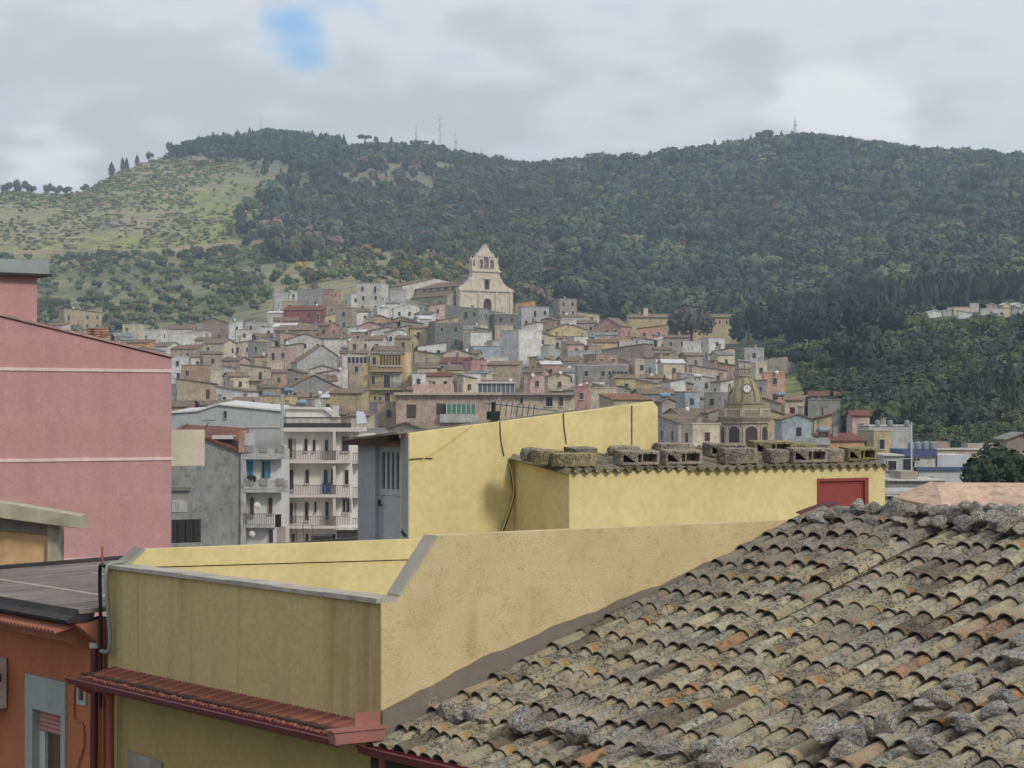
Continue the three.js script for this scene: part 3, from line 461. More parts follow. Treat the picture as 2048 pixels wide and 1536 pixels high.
  // the far slope beyond the ridge, in the same tiles
  for (let c = 0; c < NZ; c++) for (let i = 0; i < 11; i++) { eu.set(0, Math.PI, SA * 1); mtx.makeRotationFromEuler(eu).setPosition(9.6 - i * EX, roofY(RX1) + 0.04 - (9.6 - i * EX - RX1) * SL, 0.1 + c * PZ); restG.push(covers[(c * 3 + i) % 14].clone().applyMatrix4(mtx)); }
  const r1 = part(t, 'channel_tiles', join(panG), M.pan); r1.userData.kind = 'stuff';
  const r2 = part(t, 'more_roof_tiles', join(restG), M.tile[5]); r2.userData.kind = 'stuff';
  // eave gutter and white downpipe
  const gp = []; for (let i = 0; i <= 10; i++) { const a = Math.PI * i / 10; gp.push([-0.24 - 0.07 * Math.cos(a), -2.90 - 0.08 * Math.sin(a)]); } for (let i = 10; i >= 0; i--) { const a = Math.PI * i / 10; gp.push([-0.24 - 0.064 * Math.cos(a), -2.90 - 0.074 * Math.sin(a)]); }
  part(t, 'gutter', join([prism(gp, 0.1, RZ1), rod([-0.312, -2.897, 0.1], [-0.312, -2.897, RZ1], 0.012)]), M.redGutter);
  const dp = part(t, 'downpipe', join([rod([-0.1, -3.13, 0.22], [-0.1, LOW, 0.22], 0.05, 14)]), M.pvcWhite);
  part(dp, 'pipe_collar', rod([-0.1, -3.0, 0.22], [-0.1, -3.14, 0.22], 0.048, 14), M.redPipe);
}
// loose stones that weigh the tiles down
{
  const geos = [];
  for (let k = 0; k < 6; k++) {
    const g = new THREE.IcosahedronGeometry(1, 4), p = g.attributes.position, s0 = k * 17 + 3;
    for (let i = 0; i < p.count; i++) { const v = new THREE.Vector3().fromBufferAttribute(p, i).normalize(); let r = 0.72 + 0.34 * fbm(v.x * 1.3 + 9, v.y * 1.3 + v.z * 1.1 + 9, 64, s0, 3) + 0.34 * fbm(v.z * 2.6 + 20, v.x * 2.2 - v.y * 2.4 + 20, 64, s0 + 5, 3) + 0.12 * fbm(v.x * 7 + 30, v.z * 7 + v.y * 6 + 30, 128, s0 + 8, 2); for (let c = 0; c < 14; c++) { const n = new THREE.Vector3(h2(k, c, 1) - 0.5, h2(k, c, 2) - 0.5, h2(k, c, 3) - 0.5).normalize(), d = v.dot(n) * r; if (d > 0.62) r *= 0.62 / d; } v.multiplyScalar(r); p.setXYZ(i, v.x, v.y, v.z); }
    g.computeVertexNormals(); g.translate(0, 0.45, 0); geos.push(uvm(g.toNonIndexed ? g : g));
  }
  const put = (px, py, s, label, group, k, sx = 1) => {
    // on the roof plane: march along the pixel ray
    const a = hit(px, py, 'x', 0), b = hit(px, py, 'x', 6); let lo = 0, hi = 1; const f = q => lerp(a[1], b[1], q) - (roofY(lerp(a[0], b[0], q)) + 0.10);
    for (let i = 0; i < 40; i++) { const m = (lo + hi) / 2; (f(m) > 0) === (f(0) > 0) ? lo = m : hi = m; }
    let x = lerp(a[0], b[0], lo), z = lerp(a[2], b[2], lo); if (x > RX1 - 0.05) { x = RX1 - 0.02; z = hit(px, py, 'x', x)[2]; }
    const m = shade(new THREE.Mesh(geos[k % 6], M.crust[(k * 7 + Math.floor(px)) % 4])); m.name = numbered('stone'); m.position.copy(near2world(x, roofY(x) + 0.09, z)); m.scale.set(s * sx * 0.8, s * (0.55 + 0.35 * h2(k, 2, Math.floor(px))), s * (0.7 + 0.35 * h2(k, 4, Math.floor(px)))); m.rotation.set(rr(-0.3, 0.3), rr(0, 6), rr(-0.3, 0.3)); scene.add(m); tag(m, [m.scale.x < 0.1 ? 'small' : m.scale.x < 0.125 ? 'fist-sized' : m.scale.x < 0.15 ? 'medium' : 'large', m.scale.y > 0.1 ? 'tall' : m.scale.y > 0.08 ? 'chunky' : 'flat', ['whitish', 'dark grey', 'cream-tinged', 'light grey'][M.crust.indexOf(m.material)], label].join(' '), 'stone', group);
  };
  const L1 = 'lichen-crusted stone on the ridge of the tiled roof', L2 = 'lichened stone near the eave of the tiled roof', L3 = 'stone lying among the tiles midway down the old roof';
  const ridge = [[1632, 1040, .13], [1660, 1034, .10], [1714, 1022, .13], [1752, 1026, .11], [1745, 1048, .09], [1790, 1024, .14], [1800, 1046, .1], [1826, 1030, .12], [1850, 1026, .13], [1848, 1052, .11], [1885, 1030, .12], [1878, 1050, .13], [1908, 1034, .13], [1930, 1026, .14], [1935, 1056, .12], [1962, 1046, .17], [1955, 1030, .12], [1985, 1024, .15], [1998, 1052, .17], [2012, 1030, .14], [2022, 1060, .16], [2040, 1036, .14], [2044, 1062, .13]];
  ridge.forEach(([x, y, s], i) => put(x, y, s, L1, 'stones along the ridge', i, 1 + 0.4 * h2(i, 3, 1)));
  const low = [[862, 1412, .16], [898, 1428, .14], [920, 1440, .11], [946, 1434, .14], [968, 1446, .09], [1048, 1452, .16], [1082, 1462, .1], [1128, 1462, .12], [1155, 1478, .15], [1190, 1484, .11], [1228, 1505, .09], [1292, 1504, .13], [1335, 1512, .16], [1400, 1512, .15], [1440, 1506, .17], [1420, 1530, .15]];
  low.forEach(([x, y, s], i) => put(x, y, s, L2, 'stones along the eave', i + 2, 1 + 0.5 * h2(i, 5, 1)));
  const mid = [[1668, 1474, .16], [1702, 1488, .15], [1688, 1505, .14], [1770, 1462, .18], [1742, 1470, .12], [1846, 1504, .15], [1868, 1494, .12], [1874, 1408, .17], [1852, 1420, .12], [1925, 1372, .13], [1916, 1446, .12], [1936, 1462, .12], [1996, 1428, .13], [2010, 1408, .15], [2038, 1330, .14], [2040, 1292, .10]];
  mid.forEach(([x, y, s], i) => put(x, y, s, L3, 'stones among the tiles', i + 4, 1 + 0.5 * h2(i, 7, 1)));
}

// ================================================================ yellow stair tower with the grey door
{
  const X0 = 4.54, X1 = 8.52, Z0 = -6.7, Z1 = -7.93, yt = x => lerp(-0.225, 0.182, (x - X0) / (X1 - X0));
  const t = nearThing('stair_tower', 'yellow stair tower with sloping top and grey metal door on the roof terrace', 'stair tower', [X0, -2.62, Z0]);
  part(t, 'front_wall', prism([[X0, -2.62], [X1, -2.62], [X1, yt(X1) - 0.08], [X1 - 0.08, yt(X1)], [X0, yt(X0)]], Z0 - 0.2, Z0, 'z', 0.012), M.yellowShed);
  part(t, 'back_wall', prism([[X0 + 0.2, -2.62], [X1, -2.62], [X1, yt(X1) - 0.17], [X0 + 0.2, yt(X0) - 0.12]], Z1, Z1 + 0.2), M.yellowShed);
  part(t, 'side_wall', bx(X1 - 0.2, X1 - 0.003, -2.62, yt(X1) - 0.18, Z1 + 0.2, Z0 - 0.2), M.yellowShed);
  part(t, 'door_jamb', bx(X0 - 0.004, X0 + 0.2, -2.62, yt(X0) - 0.05, Z0 - 0.165, Z0 - 0.012), M.greyBlue);
  part(t, 'door_jamb', bx(X0, X0 + 0.2, -2.62, -0.37, Z1, Z0 - 0.80), M.greyBlue);
  part(t, 'lintel', bx(X0 + 0.002, X0 + 0.2, -0.40, -0.30, Z0 - 0.80, Z0 - 0.165), M.greyBlue);
  // door: frame, barred upper light, solid lower panel
  const d = part(t, 'door', join([bx(X0 + 0.06, X0 + 0.1, -2.6, -0.40, Z0 - 0.80, Z0 - 0.745), bx(X0 + 0.06, X0 + 0.1, -2.6, -0.40, Z0 - 0.20, Z0 - 0.165), bx(X0 + 0.06, X0 + 0.1, -0.475, -0.40, Z0 - 0.745, Z0 - 0.20), bx(X0 + 0.06, X0 + 0.1, -1.02, -0.94, Z0 - 0.745, Z0 - 0.20), bx(X0 + 0.075, X0 + 0.1, -2.6, -1.02, Z0 - 0.745, Z0 - 0.20), bx(X0 + 0.066, X0 + 0.076, -2.5, -1.03, Z0 - 0.70, Z0 - 0.21)]), M.doorPaint);
  for (let k = 0; k < 4; k++) { const z = Z0 - 0.648 + k * 0.112; part(d, 'bar', bx(X0 + 0.065, X0 + 0.095, -0.94, -0.475, z - 0.022, z + 0.022), M.doorPaint); }
  part(d, 'handle', join([bx(X0 + 0.035, X0 + 0.06, -1.16, -1.08, Z0 - 0.785, Z0 - 0.765), rod([X0 + 0.03, -1.13, Z0 - 0.775], [X0 + 0.03, -1.15, Z0 - 0.69], 0.01)]), M.black);
  // roof sheet and the dark fascia over the door
  part(t, 'roof_sheet', slab([X0 - 0.2, yt(X0 - 0.2) + 0.03, Z0 - 0.04], [X1 - 0.15, yt(X1 - 0.15) + 0.012, Z0 - 0.04], [X1 - 0.15, yt(X1 - 0.15) - 0.13, Z1 - 0.06], [X0 - 0.2, yt(X0 - 0.2) - 0.06, Z1 - 0.06], 0.028), M.sheetPale);
  part(t, 'fascia', prism([[Z1 - 0.05, -0.385], [Z0 - 0.2, -0.385], [Z0 - 0.2, -0.25], [Z1 - 0.05, -0.335]], X0 - 0.19, X0 - 0.02, 'x'), M.wood);
  // cables clipped to the wall
  const cab = (pts, r, m, z = Z0 + 0.012) => part(t, 'cable', tube(pts.map(p => { const h = hit(p[0], p[1], 'z', z); return h; }), r, 30, 6), m);
  cab([[1000, 843], [1002, 880], [1008, 912]], 0.006, M.cableBlack); cab([[1127, 826], [1128, 850], [1133, 888]], 0.006, M.cableBlack); cab([[1264, 811], [1264, 850], [1264, 890]], 0.006, M.cableBlack);
  cab([[819, 919], [840, 917], [865, 917]], 0.007, M.cableBlack); cab([[842, 921], [890, 890], [945, 850]], 0.007, M.cableYellow);
  cab([[1020, 922], [1024, 960], [1028, 985], [1017, 1030], [1006, 1062]], 0.013, M.cableBlack, Z0 + 0.03); cab([[1019, 925], [1026, 962], [1027, 990], [1015, 1032], [1004, 1062]], 0.008, M.cableYellow, Z0 + 0.045);
  cab([[812, 1072], [806, 1066], [804, 1062]], 0.02, M.cableBlack, Z0 + 0.02);
}
// toppled television aerial on the stair tower
{
  const b = hit(986, 846, 'z', -6.8), t = nearThing('tv_aerial', 'toppled television aerial with black box lying on the yellow stair tower', 'aerial', b);
  part(t, 'mast', join([rod([b[0], b[1] - 0.02, b[2]], [b[0] + 0.01, b[1] + 0.27, b[2]], 0.028), rod([b[0], b[1] - 0.02, b[2]], [b[0] - 0.05, b[1] + 0.02, b[2] + 0.03], 0.02)]), M.black);
  part(t, 'amplifier_box', bx(b[0] - 0.1, b[0] + 0.04, b[1] + 0.04, b[1] + 0.15, b[2] + 0.0, b[2] + 0.1), M.black);
  const p0 = [b[0] - 0.1, b[1] + 0.26, b[2] - 0.05], p1 = [b[0] + 1.25, b[1] + 0.16, b[2] - 0.3];
  part(t, 'boom', rod(p0, p1, 0.011), M.steel);
  for (let k = 0; k < 9; k++) { const q = [0, 1, 2].map(i => lerp(p0[i], p1[i], 0.04 + k * 0.075)); part(t, 'element', rod([q[0] - 0.07, q[1] + 0.04, q[2] + 0.16], [q[0] + 0.10, q[1] - 0.14, q[2] - 0.12], 0.0045, 6), M.cableBlack); }
  part(t, 'cable', tube([[b[0] - 1.35, b[1] - 0.115, b[2] - 0.02], [b[0] - 0.5, b[1] - 0.03, b[2] - 0.04], [b[0] + 0.4, b[1] + 0.06, b[2] - 0.05], [b[0] + 1.6, b[1] + 0.18, b[2] - 0.1]], 0.012, 40, 6), M.cableBlack);
}
// ================================================================ lean-to with corrugated roof
const SHX0 = 6.14, SHX1 = 11.57, SHZ = -5.5, sheetY = z => -0.70 + (-5.44 - z) * 0.14;
{
  const t = nearThing('roof_shed', 'yellow lean-to with corrugated roof and red shutter beside the stair tower', 'shed', [SHX0, -2.62, SHZ]);
  part(t, 'front_wall', join([bx(SHX0, 10.30, -2.62, -0.70, SHZ - 0.15, SHZ), bx(11.25, SHX1, -2.62, -0.70, SHZ - 0.15, SHZ), bx(10.30, 11.25, -0.86, -0.70, SHZ - 0.15, SHZ), bx(10.30, 11.25, -2.62, -1.30, SHZ - 0.15, SHZ)]), M.yellowShed);
  part(t, 'side_wall', prism([[SHZ - 0.15, -2.62], [SHZ - 0.15, -0.705], [-6.69, -0.56], [-6.69, -2.62]], SHX0 + 0.002, SHX0 + 0.15, 'x'), M.yellowShed);
  part(t, 'side_wall', prism([[SHZ - 0.15, -2.62], [SHZ - 0.15, -0.705], [-7.1, -0.50], [-7.1, -2.62]], SHX1 - 0.15, SHX1 - 0.002, 'x'), M.yellowShed);
  part(t, 'back_wall', bx(8.53, SHX1 - 0.15, -2.62, -0.52, -7.1, -6.95), M.yellowShed);
  const w = part(t, 'shutter', join([bx(10.33, 11.22, -1.28, -0.885, SHZ - 0.05, SHZ - 0.02)]), M.redPaint);
  part(w, 'shutter_frame', join([bx(10.30, 11.25, -0.90, -0.862, SHZ - 0.06, SHZ + 0.012), bx(10.302, 10.335, -1.30, -0.90, SHZ - 0.06, SHZ + 0.012), bx(11.18, 11.248, -1.30, -0.90, SHZ - 0.06, SHZ + 0.012)]), M.redPaint);
  part(w, 'inner_rail', join([bx(10.37, 11.18, -0.935, -0.925, SHZ - 0.02, SHZ - 0.012), bx(11.14, 11.15, -1.29, -0.935, SHZ - 0.02, SHZ - 0.012)]), M.redPaint);
  part(t, 'sill', bx(10.26, 11.29, -1.33, -1.302, SHZ - 0.1, SHZ + 0.04), M.pvcWhite);
  // overlapping fibre-cement sheets
  const PIT = 0.167, AMP = 0.03; let x = SHX0 - 0.06, n = 0;
  while (x < SHX1 - 0.05) {
    const W = Math.min(6, Math.round((SHX1 + 0.02 - x) / PIT)), S = 10, zb = x + W * PIT / 2 < 8.6 ? -6.69 : -7.2, P = [], I = [], UV = [], zf = SHZ + 0.06 + rr(-0.02, 0.02), lift = (n % 2) * 0.006;
    const add = (px, py, pz) => { P.push(px, py, pz); UV.push(px, pz); return P.length / 3 - 1; };
    const NX = W * S, rows = [[zf, 0], [zb, 0], [zf, -0.008], [zb, -0.008]].map(([z, o]) => { const r = []; for (let i = 0; i <= NX; i++) { const q = x - 0.03 + i * PIT / S * (W * PIT + 0.05) / (W * PIT); r.push(add(q, sheetY(z) + o + lift + AMP * Math.cos(2 * Math.PI * (q - SHX0) / PIT), z)); } return r; });
    for (let i = 0; i < NX; i++) { const [a, b, c, d] = rows; I.push(a[i], a[i + 1], b[i + 1], a[i], b[i + 1], b[i], c[i], d[i + 1], c[i + 1], c[i], d[i], d[i + 1], c[i], c[i + 1], a[i + 1], c[i], a[i + 1], a[i]); }
    const g = new THREE.BufferGeometry(); g.setAttribute('position', new THREE.BufferAttribute(new Float32Array(P), 3)); g.setAttribute('uv', new THREE.BufferAttribute(new Float32Array(UV), 2)); g.setIndex(I); g.computeVertexNormals();
    part(t, 'roof_sheet', g.toNonIndexed(), M.sheet); x += W * PIT; n++;
  }
}
// cement blocks that hold the sheets down
{
  const hollow = (w, h, d, kind, s) => {
    let g;
    if (kind === 'holes') {
      const sh = new THREE.Shape([[0, 0], [w, 0], [w, h], [0, h]].map(p => new THREE.Vector2(...p)));
      for (const [a, b] of [[0.07, 0.42], [0.45, 0.53], [0.57, 0.92]]) { const hh = new THREE.Path([[a * w, 0.2 * h], [a * w, 0.8 * h], [b * w, 0.8 * h], [b * w, 0.2 * h]].map(p => new THREE.Vector2(...p))); sh.holes.push(hh); }
      g = new THREE.ExtrudeGeometry(sh, { depth: d - 0.016, bevelEnabled: true, bevelSize: 0.01, bevelThickness: 0.008, bevelOffset: -0.01, bevelSegments: 2 }); g.translate(-w / 2, 0, -d + 0.008);
      g = join([g, bx(-w / 2 + 0.012, w / 2 - 0.012, 0.012, h - 0.012, -d + 0.001, -d + 0.02)]);
    } else {
      g = new THREE.BoxGeometry(w, h, d, 8, 4, 5); const p = g.attributes.position, r = kind === 'round' ? 0.32 : 0.10;
      for (let i = 0; i < p.count; i++) { let [X, Y, Z] = [p.getX(i) / w * 2, p.getY(i) / h * 2, p.getZ(i) / d * 2]; const q = r * (X * X * Y * Y + Y * Y * Z * Z + X * X * Z * Z) / 3; const nn = 1 - q + 0.10 * (fbm(X * 2 + 5, Y * 2 + Z * 2 + 5, 64, s, 3) - 0.5); p.setXYZ(i, X * w / 2 * nn, Y * h / 2 * nn, Z * d / 2 * nn); }
      g.translate(0, h / 2, -d / 2); g = g.toNonIndexed();
    }
    g.computeVertexNormals(); return uvm(g);
  };
  const L = [
    [1041, 1088, 892, 921, 'round', -5.9, 'dark rounded cement block at the end of the corrugated roof by the stair tower', 1, 0.5],
    [1072, 1137, 901, 929, 'solid', -5.75, 'tan cement block lying askew on the corrugated roof over its shaded side wall', 2, -0.4],
    [1109, 1201, 909, 935, 'solid', -5.56, 'long smooth tan cement block over the corner of the corrugated roof', 2, 0.02],
    [1133, 1194, 889, 909, 'holes', -6.2, 'flat cement block with rusty top against the yellow stair tower', 1, 0.1],
    [1223, 1289, 888, 907, 'round', -6.3, 'rounded cement block touching the yellow stair tower wall behind a hollow block', 0, 0],
    [1230, 1320, 905, 933, 'holes', -5.6, 'hollow cement block in front of the rounded block on the corrugated roof', 0, 0.16],
    [1320, 1405, 905, 933, 'holes', -5.6, 'hollow cement block at the foot of the stair tower corner', 0, 0.16],
    [1318, 1394, 886, 903, 'solid', -6.5, 'lichened solid cement block behind a hollow one at the stair tower corner', 0, 0],
    [1410, 1494, 889, 913, 'holes', -6.2, 'hollow cement block below the clock tower arches on the corrugated roof', 1, 0.2],
    [1439, 1519, 902, 933, 'solid', -5.58, 'big grey solid cement block in the front row of the corrugated roof', 1, 0.2],
    [1500, 1586, 881, 907, 'holes', -6.3, 'mossy hollow cement block in the back row under the clock tower', 2, 0.22],
    [1582, 1640, 884, 903, 'round', -6.4, 'moss-grown cement block in the back row below the orange house', 3, 0],
    [1533, 1578, 905, 931, 'solid', -5.6, 'short square cement block beside a hollow block on the corrugated roof', 1, 0.1],
    [1576, 1656, 902, 930, 'holes', -5.58, 'hollow cement block over the wall between shutter and corner block', 0, 0.12],
    [1652, 1691, 903, 929, 'solid', -5.6, 'narrow grey cement block standing above the red shutter', 0, 0.05],
    [1691, 1758, 901, 927, 'holes', -5.66, 'yellow-mossed cement block at the outer end of the corrugated roof', 3, -0.12],
  ];
  L.forEach(([x0, x1, y0, y1, kind, z, label, mi, turn], i) => {
    const a = hit(x0, y1, 'z', z), b = hit(x1, y1, 'z', z), h = clamp(hit(x0, y0, 'z', z)[1] - a[1], 0.13, 0.2), w = (b[0] - a[0]) * (turn > 0.05 ? 0.82 : 0.91), g = hollow(w, h, 0.2, kind, i * 5 + 2);
    const m = shade(new THREE.Mesh(g, M.block[mi])); m.name = numbered('cement_block'); m.position.copy(near2world((a[0] + b[0]) / 2 + (turn > 0.05 ? 0.04 : 0), sheetY(z - 0.1) + 0.02, z)); m.rotation.set(0, TH - turn * 0.5, 0); m.rotation.order = 'YXZ'; m.rotation.x = 0.12; scene.add(m); tag(m, label, 'cement block', 'cement blocks on the corrugated roof');
  });
}
// ================================================================ orange house down the street
{
  const t = nearThing('orange_house', 'orange rendered house with grey felt roof and pink roller shutter beside the yellow house', 'house', [0, LOW, -5.8]);
  const ZA = -11.6, ZB = -5.80;
  const wl = [-7.86, -6.80, -5.4, -3.05];     // window opening z0 z1 y0 y1
  part(t, 'street_wall', join([bx(0.002, 0.3, LOW, -2.45, ZA, wl[0]), bx(0.002, 0.3, LOW, -2.45, wl[1], -6.42), bx(0.002, 0.3, LOW, -2.45, -6.27, ZB), bx(0.002, 0.3, LOW, -3.2, -6.42, -6.27), bx(0.002, 0.3, -3.02, -2.45, -6.42, -6.27), bx(0.002, 0.3, LOW, wl[2], wl[0], wl[1]), bx(0.002, 0.3, wl[3], -2.45, wl[0], wl[1])]), M.terracotta);
  part(t, 'cornice', prism([[0.05, -2.52], [-0.30, -2.50], [-0.32, -2.36], [0.05, -2.30]], ZA, -6.02), M.terracottaPale);
  part(t, 'cornice', prism([[0.05, -2.52], [-0.06, -2.50], [-0.30, -2.30], [0.05, -2.22]], -6.016, ZB + 0.02), M.terracottaPale);
  const ev = part(t, 'eave_board', bx(-0.30, 0.1, -2.30, -2.26, ZA, -5.84), M.terracottaPale);
  const tg = prism([[-0.05, 0], [0.05, 0], [0.05, 0.014], [0.03, 0.034], [0, 0.042], [-0.03, 0.034], [-0.05, 0.014]], 0, 0.42); tg.rotateY(Math.PI / 2); tg.translate(-0.42, 0, 0);
  for (let k = 0; k < 34; k++) { const m = shade(new THREE.Mesh(tg, M.redTile[2])); m.name = 'eave_tile'; m.position.set(-0.12, -2.275 - LOW, -5.95 - k * 0.104 + 5.8); m.rotation.z = 0.26; ev.add(m); }
  // felt roof with rolled front edge
  const ry = x => -2.12 + 0.036 * (x + 0.3);
  part(t, 'felt_roof', slab([-0.30, ry(-0.3), -5.78], [7.2, ry(7.2), -5.78], [7.2, ry(7.2), ZA], [-0.30, ry(-0.3), ZA], 0.05), M.felt);
  part(t, 'felt_edge', prism([[-0.30, -2.13], [-0.10, -2.16], [-0.12, -2.24], [-0.42, -2.27], [-0.44, -2.235], [-0.34, -2.19]], ZA, -5.80), M.feltDark);
  for (let k = 0; k < 3; k++) part(t, 'felt_seam', prism([[0.5 + k * 1.2, ry(0.5 + k * 1.2) - 0.002], [0.56 + k * 1.2, ry(0.56 + k * 1.2) - 0.002], [0.555 + k * 1.2, ry(0.555 + k * 1.2) + 0.012], [0.505 + k * 1.2, ry(0.505 + k * 1.2) + 0.012]], ZA + 0.6 + 1.1 * k, -5.9), M.coping);
  part(t, 'upstand', prism([[-0.3, ry(-0.3) - 0.06], [7.2, ry(7.2) - 0.06], [7.2, ry(7.2) + 0.05], [-0.3, ry(-0.3) + 0.05]], ZA - 0.1, ZA - 0.002), M.feltDark);
  part(t, 'back_wall', bx(7.0, 7.2, LOW, -2.0, ZA, ZB), M.terracotta); part(t, 'party_wall', bx(0.3, 7.0, LOW, -2.2, ZB - 0.2, ZB - 0.02), M.terracotta);
  // window with grey surround, shutter box and half-drawn shutter
  const w = part(t, 'window', join([bx(0.10, 0.13, wl[2], wl[3], wl[0], wl[1])]), M.paneBrown);
  part(w, 'surround', join([bx(-0.03, 0.1, -3.42, -3.03, -7.90, -6.76), bx(-0.028, 0.12, -5.4, -3.42, -7.90, -7.68), bx(-0.028, 0.12, -5.4, -3.42, -6.88, -6.76)]), M.greyTrim);
  part(w, 'frame', bx(0.06, 0.1, -5.4, -3.62, -7.68, -7.52), M.pvcWhite);
  for (let k = 0; k < 5; k++) part(w, 'shutter_slat', prism([[0.04, -3.42 - k * 0.05], [0.075, -3.42 - k * 0.05], [0.075, -3.467 - k * 0.05], [0.04, -3.467 - k * 0.05], [0.03, -3.445 - k * 0.05]], -7.62, -6.89), M.shutterPink);
  part(t, 'wall_vent', join([bx(-0.02, 0.006, -3.24, -3.19, -6.46, -6.22), bx(-0.02, 0.006, -3.03, -2.98, -6.46, -6.22), bx(-0.02, 0.006, -3.19, -3.03, -6.46, -6.41), bx(-0.02, 0.006, -3.19, -3.03, -6.28, -6.22)]), M.greyTrim);
  part(t, 'conduit', tube([[-0.01, -2.98, -6.52], [-0.012, -3.42, -6.52], [-0.012, -3.43, -6.34], [-0.012, -3.5, -6.28], [-0.015, -3.7, -6.28], [-0.02, -3.95, -6.42], [-0.02, -4.5, -6.45]], 0.011, 40, 6), M.terracottaPale);
  part(t, 'downpipe', join([rod([-0.07, -2.52, -5.88], [-0.07, LOW, -5.88], 0.045, 12)]), M.redGutter);
  part(t, 'pipe_collar', rod([-0.07, -2.50, -5.88], [-0.07, -2.56, -5.88], 0.055, 12), M.pvcWhite);
}
{
  const t = nearThing('air_conditioner', 'white air conditioner unit with hanging hose on the orange house wall', 'air conditioner', [-0.15, -3.5, -8.75]);
  part(t, 'case', bx(-0.32, -0.02, -3.50, -2.90, -9.22, -8.47), M.pvcWhite);
  part(t, 'bracket', join([bx(-0.34, 0.0, -3.54, -3.50, -8.6, -8.56), bx(-0.34, 0.0, -3.54, -3.50, -9.14, -9.1)]), M.steel);
  part(t, 'hose', tube([[-0.18, -3.0, -8.46], [-0.2, -3.08, -8.39], [-0.2, -3.22, -8.37], [-0.2, -3.32, -8.43], [-0.2, -3.35, -8.49]], 0.018, 24), M.pvcWhite);
  part(t, 'connection_box', bx(-0.26, -0.1, -3.18, -3.08, -8.47, -8.445), M.black);
}
// concrete hut with a heavy roof slab beyond the felt roof
{
  const D = 38, P = (x, y) => { const q = at(x, y, D); return [q.x, q.y]; };
  const t = thing('concrete_hut', 'weathered concrete hut with heavy roof slab and orange-stained wall behind the felt roof', 'hut', new THREE.Vector3(at(60, 1130, D).x, 0, -D)); const bxm = at(60, 1130, D).x, rel = p => [p[0] - bxm, p[1]];
  part(t, 'roof_slab', prism([rel(P(-160, 978)), rel(P(-160, 1012)), rel(P(168, 1056)), rel(P(168, 1030)), rel(P(100, 1018)), rel(P(30, 1006))].reverse(), -0.25, 0.3, 'z', 0.012), M.concretePale);
  const [wx] = rel(P(115, 1100)), [w0] = rel(P(-160, 1100)), [px] = rel(P(95, 1100));
  part(t, 'wall', bx(w0, px, -0.5, P(0, 1040)[1] + 0.02, -0.6, -0.08), M.hutOrange);
  part(t, 'pillar', bx(px, wx, -0.5, P(100, 1048)[1] + 0.02, -0.3, 0), M.concretePale);
  part(t, 'beam', prism([rel(P(-160, 1012)), rel(P(-160, 1046)), rel(P(95, 1070)), rel(P(95, 1046))], -0.2, -0.03), M.concrete);
  part(t, 'side_wall', bx(wx - 0.2, wx - 0.01, -0.5, P(100, 1050)[1], -0.6, -0.3), M.concrete);
}
// ================================================================ town kit
const PAL = { white: '#e3e1dd', pale: '#d5d1c9', cream: '#d8cbb0', beige: '#cdbea8', tan: '#bba98f', yellow: '#d4c091', ochre: '#c0ad88', pink: '#d0b0a6', rose: '#c4988f', salmon: '#d6a78f', orange: '#d6a67e', brick: '#b89883', grey: '#9d9a95', dgrey: '#807d78', lgrey: '#bdbcba', blue: '#aab4ba', red: '#a35d5c', stone: '#aca396', brown: '#a08f84', lilac: '#bcb6b8' };
const wallMat = {}, W = c => wallMat[c] ??= rendered(PAL[c] ?? c, 'old', 0.01);
const roofMat = { tile: clay('#e8e0d6', 'roofFar', { bumpMap: TX.roofBump, bumpScale: 0.06 }), old: clay('#d8d4ce', 'roofFar', { bumpMap: TX.roofBump, bumpScale: 0.06 }), warm: clay('#e8c4a6', 'roofFar', { bumpMap: TX.roofBump, bumpScale: 0.06 }), red: clay('#c98f80', 'roofFar', { bumpMap: TX.roofBump, bumpScale: 0.05 }), white: rendered('#d8d8d6', 'render'), grey: rendered('#8d8c89', 'old') };
const glassDark = [clay('#24262a', null, { roughness: 0.25 }), clay('#33343a', null, { roughness: 0.3 }), clay('#3e3228', null, { roughness: 0.7 }), clay('#4d3a2d', null, { roughness: 0.8 }), clay('#2f4038', null, { roughness: 0.8 })];
const railDark = clay('#5d5250', null, { roughness: 0.7 }), frameMat = rendered('#d2cec6', 'render'), railMat = clay('#4a4645', null, { roughness: 0.6 }), railPink = clay('#857673', null, { roughness: 0.7 });
const UB = new THREE.BoxGeometry(1, 1, 1);
const ringGeo = join([bx(-0.5, 0.5, 0.44, 0.5, -0.5, 0.5), bx(-0.56, 0.56, -0.54, -0.46, -0.5, 0.9), bx(-0.5, -0.43, -0.46, 0.44, -0.5, 0.5), bx(0.43, 0.5, -0.46, 0.44, -0.5, 0.5)]);
function win(parent, x, y, z, w, h, ry, mat, frame = rnd() < 0.5, name = 'window') {
  const m = shade(new THREE.Mesh(UB, mat)); m.name = name; m.position.set(x, y, z); m.rotation.y = ry; m.scale.set(w, h, 0.08); parent.add(m);
  if (frame) { const f = shade(new THREE.Mesh(ringGeo, frameMat)); f.name = 'frame'; f.scale.set(1.22, 1.16, 2.2); m.add(f); }
  return m;
}
const boxes = [];      // image boxes of what has been built in the town
function findD(xc, yt, hpx, hmin) { for (let D = 232; D < 930; D += 3) { const g = at(xc, yt, D).y - ground(xc, D), need = Math.max(hmin, hpx * D / FPX + 0.6); if (D > 250 && g <= need + 0.2 && g > 1.5) return D; if (g <= 1.5) return Math.max(236, D - 18); } return 920; }
